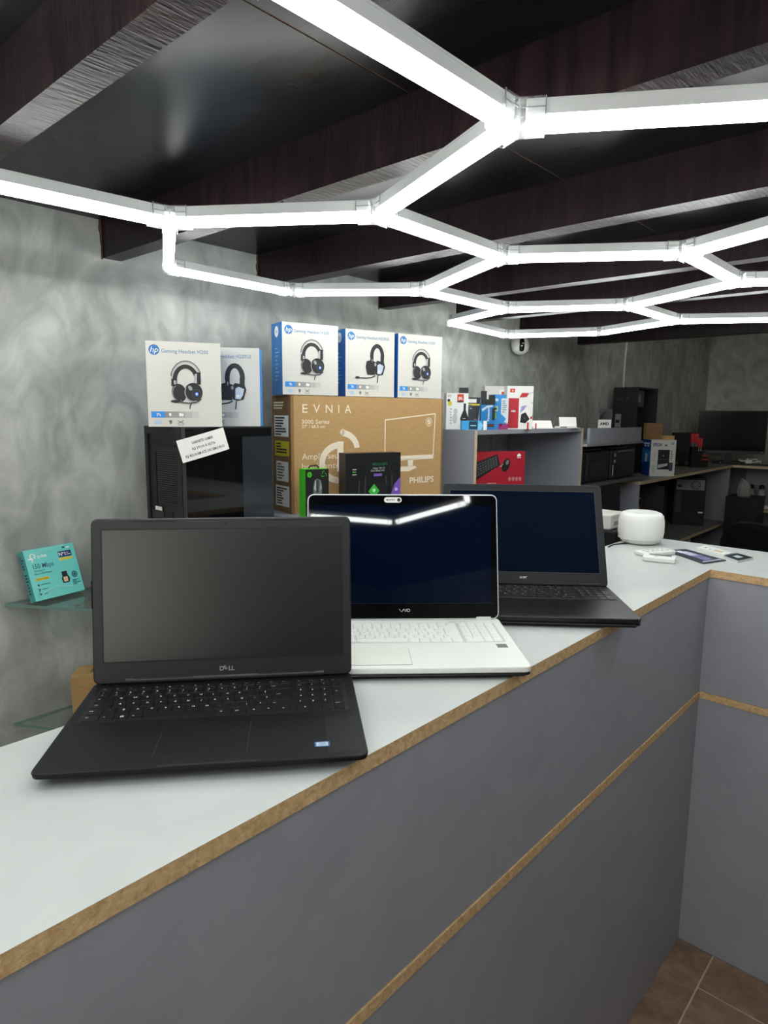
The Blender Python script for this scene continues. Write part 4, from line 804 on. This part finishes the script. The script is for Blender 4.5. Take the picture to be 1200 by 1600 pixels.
for k in range(9):
    x, y, z = .006+.0165*(k % 5), .008+.022*(k//5), .215+(.0 if k % 2 else .022)-.012*(k % 5)
    p = tr.matrix_basis @ Vector((0, 0, 0)); rz_ = R(42)
    wx = -1.66+x*math.cos(rz_)-y*math.sin(rz_); wy = 5.36+x*math.sin(rz_)+y*math.cos(rz_)
    zb = .16 if x < .044 else .125
    s_ = thing('screwdriver', 'red handled screwdriver standing in the black tool rack on the workbench', 'screwdriver', (wx, wy, ZK+zb+.028), 0, 'red tools in the rack')
    link('handle', hand, s_); link('shaft', shaft, s_)
tv = thing('television', 'large dark television screen on the corner workbench at the far wall', 'television', (-1.83, 5.99, ZK), R(20))
MB().box(0, .527, 0, .03, .085, .44, mat('#0d0e11', .35)).build('case', tv); MB().box(.008, .519, -.002, -.0003, .108, .433, mat('#07080c', .12)).build('screen', tv); MB().box(.15, .38, -.003, -.0003, .088, .0935, mat('#3c4046', .3)).build('trim', tv)
MB().box(.235, .292, .012, .03, .0, .0845, BLK).build('neck', tv); MB().rslab(.24, .14, .010, .02, BLK, .003, x0=.14, y0=-.04).build('foot', tv); MB().box(.50, .505, -.0035, -.0022, .095, .100, GREY_T).build('led', tv)
b = MB(); rr = random.Random(5)
ck = thing('cable_coil', 'white coiled cable bundle lying below the television', 'cable', (-1.435, 6.16, ZK+.004))
for k in range(4):
    cxk, cyk, rk = rr.uniform(-.04, .03), rr.uniform(-.02, .02), rr.uniform(.035, .05)
    MB().tube([(cxk+rk*math.cos(a*PI/8), cyk+rk*.8*math.sin(a*PI/8), .006+.008*k+.006*math.sin(a)) for a in range(17)], .0045, WHT, 6).build('loop', ck)
MB().rslab(.05, .04, .03, .012, WHT, .004, x0=-.03, y0=-.05, z0=.001).build('adapter', ck); MB().tube([(.03, 0, .01), (.09, -.02, .006), (.2, .0, .006), (.32, -.03, .006)], .0035, mat('#a9aca6', .5), 6).build('lead', ck)
ms = thing('mouse', 'small dark computer mouse in front of the television', 'mouse', (-1.62, 5.985, ZK), R(60)); MB().lathe([(.026, 0), (.03, .008), (.024, .022), (.010, .030)], mat('#2a2c2f', .3), n=18).build('body', ms); MB().box(-.002, .002, -.02, .0, .028, .032, MIDG).build('wheel', ms)
b = MB(); tag(MB().tube([(-1.58, 5.97, ZK+.0045), (-1.5, 5.96, ZK+.0045), (-1.35, 5.99, ZK+.0045), (-1.2, 6.03, ZK+.0045), (-1.0, 5.98, ZK+.0045)], .004, BLK, 6).build('power_cable'), 'black cable running along the far workbench under the television', 'cable')

# machines on the lower shelf
ZL2 = .6803
def tower(label, P, az, z, w, d, h, psu):
    t = thing('computer_tower', label, 'computer', (P[0], P[1], z), R(az)); MB().box(0, w, .003, d, 0, h, mat('#0d0e11', .4)).build('shell', t)
    if psu:
        MB().box(.012, w-.012, 0, .0029, h-.095, h-.015, mat('#9a9da0', .35, metal=.3)).build('power_supply', t)
        b = Decal((0, -.0003, 0)); cx_, cz_, r_ = w*.66, h-.055, .036; b.ell(cx_, cz_, r_, r_, BLK, 1, 22)
        for q in (.030, .021, .012): b.arc(cx_, cz_, q, q, 0, 360, .0035, GREY_T, 2, 20)
        for a in range(8): b.line([(cx_, cz_), (cx_+r_*math.cos(a*PI/4), cz_+r_*math.sin(a*PI/4))], .0025, GREY_T, 2)
        b.rect(.02, h-.075, .05, h-.058, BLK, 1); b.rect(.02, h-.045, .035, h-.035, mat('#c9ccce', .4), 1); b.build('fan_grille', t)
        MB().box(.012, .055, 0, .0029, .10, h-.11, mat('#3c3f44', .4)).build('port_plate', t)
        for i in range(5): MB().box(.065, w-.02, .001, .0029, .03+i*.02, .044+i*.02, mat('#1d1f23', .4)).build('slot_cover', t)
        MB().box(w-.045, w-.012, -.001, .0025, .10, .112, WHITEP).build('label', t)
    else:
        for i in range(6): MB().box(.02, w-.02, .001, .0029, .05+i*.04, .07+i*.04, mat('#17191d', .4)).build('slot_cover', t)
        MB().box(.03, .05, -.001, .0025, h-.1, h-.09, GREY_T).build('label', t)
    return t
tower('black computer tower under the workbench with silver fan grille at its back', (-1.765, 5.36), 26, ZL2, .225, .40, .375, True)
tower('dark computer tower under the workbench, left of the one with silver fan grille', (-1.80, 4.62), 20, ZL2, .20, .42, .37, False)
t = thing('red_cable', 'short pink and red cable hanging at the left under the workbench', 'cable', (-1.60, 4.12, ZL2)); MB().tube([(0, 0, .30), (.015, .01, .24), (.03, .02, .22), (.02, .035, .28), (0, .04, .30)], .008, mat('#a04a50', .5), 6).build('loop', t); MB().tube([(.01, .02, .004), (.02, .02, .1), (.018, .018, .22)], .005, mat('#6a6468', .5), 6).build('lead', t)
t = thing('black_box', 'black storage box on the floor side under the corner of the workbench', 'box', (-1.46, 5.62, .0)); MB().box(0, .22, 0, .25, 0, .90, mat('#101114', .45)).build('body', t); MB().box(-.002, .222, -.002, .252, .9003, .912, mat('#1a1b1f', .4)).build('lid', t)
t = thing('paper_bag', 'crumpled pale bag standing on the black box under the corner workbench', 'bag', (-1.42, 5.66, .9125)); rr = random.Random(3)
MB().loft([[( .06+.05*s_*math.cos(2*PI*i/10)*(1+rr.uniform(-.12, .12)), .06+.035*s_*math.sin(2*PI*i/10), z) for i in range(10)] for s_, z in ((1, 0), (1.05, .03), (.95, .07), (.7, .10), (.25, .125))], mat('#8a8886', .7), sm=False).build('body', t); MB().tube([(.03, .03, .10), (.05, .03, .14), (.08, .04, .11)], .003, GREY_T, 5).build('tie', t)
for x, lab in ((-1.425, 'left of two pale spray bottles under the far workbench'), (-1.345, 'right of two pale spray bottles under the far workbench')):
    t = thing('spray_bottle', lab, 'bottle', (x, 6.22, .7855), 0, 'spray bottles under the far workbench'); MB().lathe([(.026, 0), (.028, .01), (.028, .125), (.018, .145)], mat('#a5a8a3', .4), n=16).build('body', t); MB().lathe([(.0185, .146), (.020, .15), (.020, .175), (.010, .18)], BLK, n=14).build('cap', t)
t = thing('white_cable_box', 'small white plug box on the low shelf below the spray bottles', 'box', (-1.33, 6.05, .7855)); MB().rslab(.09, .05, .028, .006, WHT, .002).build('body', t); MB().box(.02, .05, -.002, -.0001, .010, .018, INKG).build('socket', t)

# office chairs in the dark
def chair(label, P, rz_, zt):
    t = thing('office_chair', label, 'chair', (P[0], P[1], 0), rz_, 'black office chairs by the workbench')
    MB().rslab(.44, .44, .06, .08, mat('#0e0f11', .5), .02, x0=-.22, y0=-.22, z0=zt-.50).build('seat', t)
    b = MB(); N = 20; rows = []
    for sgn in (0, .03):
        rows.append([(.21*math.copysign(abs(math.cos(2*PI*i/N))**.6, math.cos(2*PI*i/N)), .22+sgn-.05*(1-(math.cos(2*PI*i/N))**2)*.3, zt-.21+.21*math.copysign(abs(math.sin(2*PI*i/N))**.7, math.sin(2*PI*i/N))) for i in range(N)])
    b.loft(rows, mat('#111214', .4)); b.build('backrest', t)
    MB().tube([rows[0][i % N] for i in range(N+1)], .010, mat('#2f3033', .25), 8).build('backrest_rim', t)
    MB().box(-.03, .03, .235, .26, zt-.46, zt-.25, BLK).build('back_support', t)
    MB().lathe([(.03, .10), (.03, zt-.501)], BLK, n=12).build('column', t)
    for k in range(5):
        a = 2*PI*k/5; MB().tube([(0, 0, .10), (.27*math.cos(a), .27*math.sin(a), .065)], .018, BLK, 6).build('foot', t); MB().lathe([(.012, 0.0), (.025, .012), (.025, .035), (.012, .047)], BLK, (.27*math.cos(a), .27*math.sin(a), 0), 10).build('castor', t)
    return t
chair('black office chair nearer the counter, its curved back edge catching light', (-1.08, 3.66), R(95), .945)
chair('black office chair farther back beside the low shelf of the workbench', (-.80, 4.30), R(155), .935)

# receipt printer on a black stand behind the counter
t = thing('equipment_stand', 'black stand behind the counter, between the dark laptop and the white speaker', 'stand', (-1.16, 2.42, 0)); MB().box(0, .16, 0, .16, .02, 1.085, mat('#0c0d0f', .45)).build('body', t); MB().box(-.005, .165, -.005, .165, 0, .0199, BLK).build('foot', t); MB().box(-.004, .164, -.004, .164, 1.0853, 1.094, DKG).build('top', t)
t = thing('receipt_printer', 'small white receipt printer on the black stand left of the white speaker', 'printer', (-1.155, 2.425, 1.0943), 0); MB().rslab(.13, .14, .06, .015, mat('#d6d6cf', .45), .006).build('body', t); MB().box(.131, .133, .03, .09, .02, .032, mat('#9a9a95', .5)).build('paper_slot', t); MB().box(.131, .1325, .105, .118, .036, .042, MIDG).build('button', t)
t = thing('dark_panel', 'tall dark board leaning against the printer rack beyond the counter', 'panel', (-1.41, 3.26, 0), 0, None, (0, R(-3.6), 0)); MB().box(0, .018, 0, .30, .001, 1.16, mat('#08090b', .35)).build('board', t); MB().box(.0182, .0192, .01, .29, .62, 1.15, mat('#0b0d12', .2)).build('dark_sheet', t)

# ------------------------------------------------------------------ things on the counter
sp = thing('smart_speaker', 'round white smart speaker standing at the inner corner of the counter', 'speaker', (-.800, 2.135, ZT+.0002))
MB().lathe([(.040, 0), (.056, .004), (.068, .018), (.0715, .04), (.0705, .074), (.067, .090), (.060, .099), (.05, .102), (.001, .102)], mat('#e9eae7', .55), n=40).build('shell', sp)
MB().lathe([(.052, .1022), (.050, .1030), (.001, .1032)], mat('#dfe0dd', .4), n=32).build('top_plate', sp); MB().rslab(.022, .004, .0006, .0019, mat('#b9bab8', .4), .0002, x0=-.01, y0=-.045, z0=.1029).build('button', sp)
MB().lathe([(.066, .0155), (.0692, .017), (.0695, .0185), (.066, .0195)], mat('#cfd0cd', .5), n=40).build('seam_ring', sp)
WK = mat('#e2e4e1', .45)
kp = thing('remote_keypad', 'small white keypad remote lying in front of the white speaker', 'remote', (-.748, 1.946, ZT+.0002), R(-22)); kp.rotation_euler = (0, 0, R(64)); kp.location = (-.700, 1.918, ZT+.0002)
MB().rslab(.120, .05, .012, .008, WK, .003).build('body', kp)
for i in range(5):
    for j in range(2): MB().rslab(.011, .009, .0015, .003, mat('#c3c6c3', .5), .0004, x0=.018+i*.018, y0=.011+j*.017, z0=.012, seg=2).build('button', kp)
rd = thing('remote_control', 'slim white remote control lying nearest the counter edge by the speaker', 'remote', (-.690, 1.862, ZT+.0002), R(2)); rd.rotation_euler = (0, 0, R(15)); rd.location = (-.689, 1.861, ZT+.0002)
MB().rslab(.088, .055, .014, .008, WK, .003).build('body', rd); MB().rslab(.060, .014, .0006, .003, mat('#5a5d60', .3), .0002, x0=.016, y0=.034, z0=.014, seg=2).build('display', rd)
MB().rslab(.012, .008, .001, .003, mat('#bfc2bf', .5), .0003, x0=.03, y0=.014, z0=.014, seg=2).build('button', rd)
def flat(name, label, cat, quad, th, M, prints, z=ZT+.0003):
    c = Vector((sum(p[0] for p in quad)/4, sum(p[1] for p in quad)/4, z)); t = thing(name, label, cat, c)
    pts = [(p[0]-c.x, p[1]-c.y) for p in quad]
    if sum(pts[i][0]*pts[(i+1) % 4][1]-pts[(i+1) % 4][0]*pts[i][1] for i in range(4)) < 0: pts = [pts[0], pts[3], pts[2], pts[1]]
    MB().prism(pts, 0, th, M).build('sheet', t)
    a, bq, cq, dq = [Vector(p) for p in pts]; b = MB()
    for (u0, v0, u1, v1, pm, l) in prints:
        q = [(u0, v0), (u1, v0), (u1, v1), (u0, v1)]; vs = []
        for u_, v_ in q:
            P_ = a*(1-u_)*(1-v_)+bq*u_*(1-v_)+cq*u_*v_+dq*(1-u_)*v_; vs.append((P_.x, P_.y, th+.0002*l))
        b.add(vs, [(0, 1, 2, 3)], pm)
    b.build('print', t); return t
CN = mat('#3a3d4b', .3); CV = mat('#b9bfd4', .4); CP = mat('#7d78a8', .4)
flat('flyer', 'dark printed flyer lying on the counter right of the white remotes', 'flyer', [(-.692, 2.055), (-.547, 1.942), (-.513, 2.035), (-.650, 2.117)], .003, CN, [(.18, .3, .55, .7, CV, 1), (.5, .3, .62, .75, CP, 2), (.65, .3, .85, .7, CP, 1), (.12, .25, .3, .5, mat('#dfe3ee', .4), 2), (.9, .1, .95, .9, CV, 1)])
flat('power_strip', 'flat white holder strip behind the dark flyer on the counter', 'strip', [(-.624, 2.131), (-.530, 2.079), (-.520, 2.128), (-.618, 2.196)], .009, WK, [(.15, .4, .22, .6, INKG, 1), (.35, .3, .4, .5, INKG, 1), (.5, .25, .8, .65, mat('#c9b48c', .5), 1)])
flat('business_card_stack', 'small stack of dark business cards at the back edge of the counter', 'cards', [(-.532, 2.078), (-.482, 2.034), (-.462, 2.112), (-.514, 2.150)], .006, mat('#c9ccd0', .5), [(.0, .0, 1, 1, mat('#232c36', .3), 1), (.3, .3, .7, .65, mat('#b9c4c9', .4), 2)])
tag(MB().tube([(-.84, 1.98, ZT+.0024), (-.845, 2.03, ZT+.0024), (-.82, 2.09, ZT+.0024), (-.79, 2.112, ZT+.0024)], .002, BLK, 6).build('speaker_cable'), 'thin black cable on the counter running to the white speaker', 'cable')
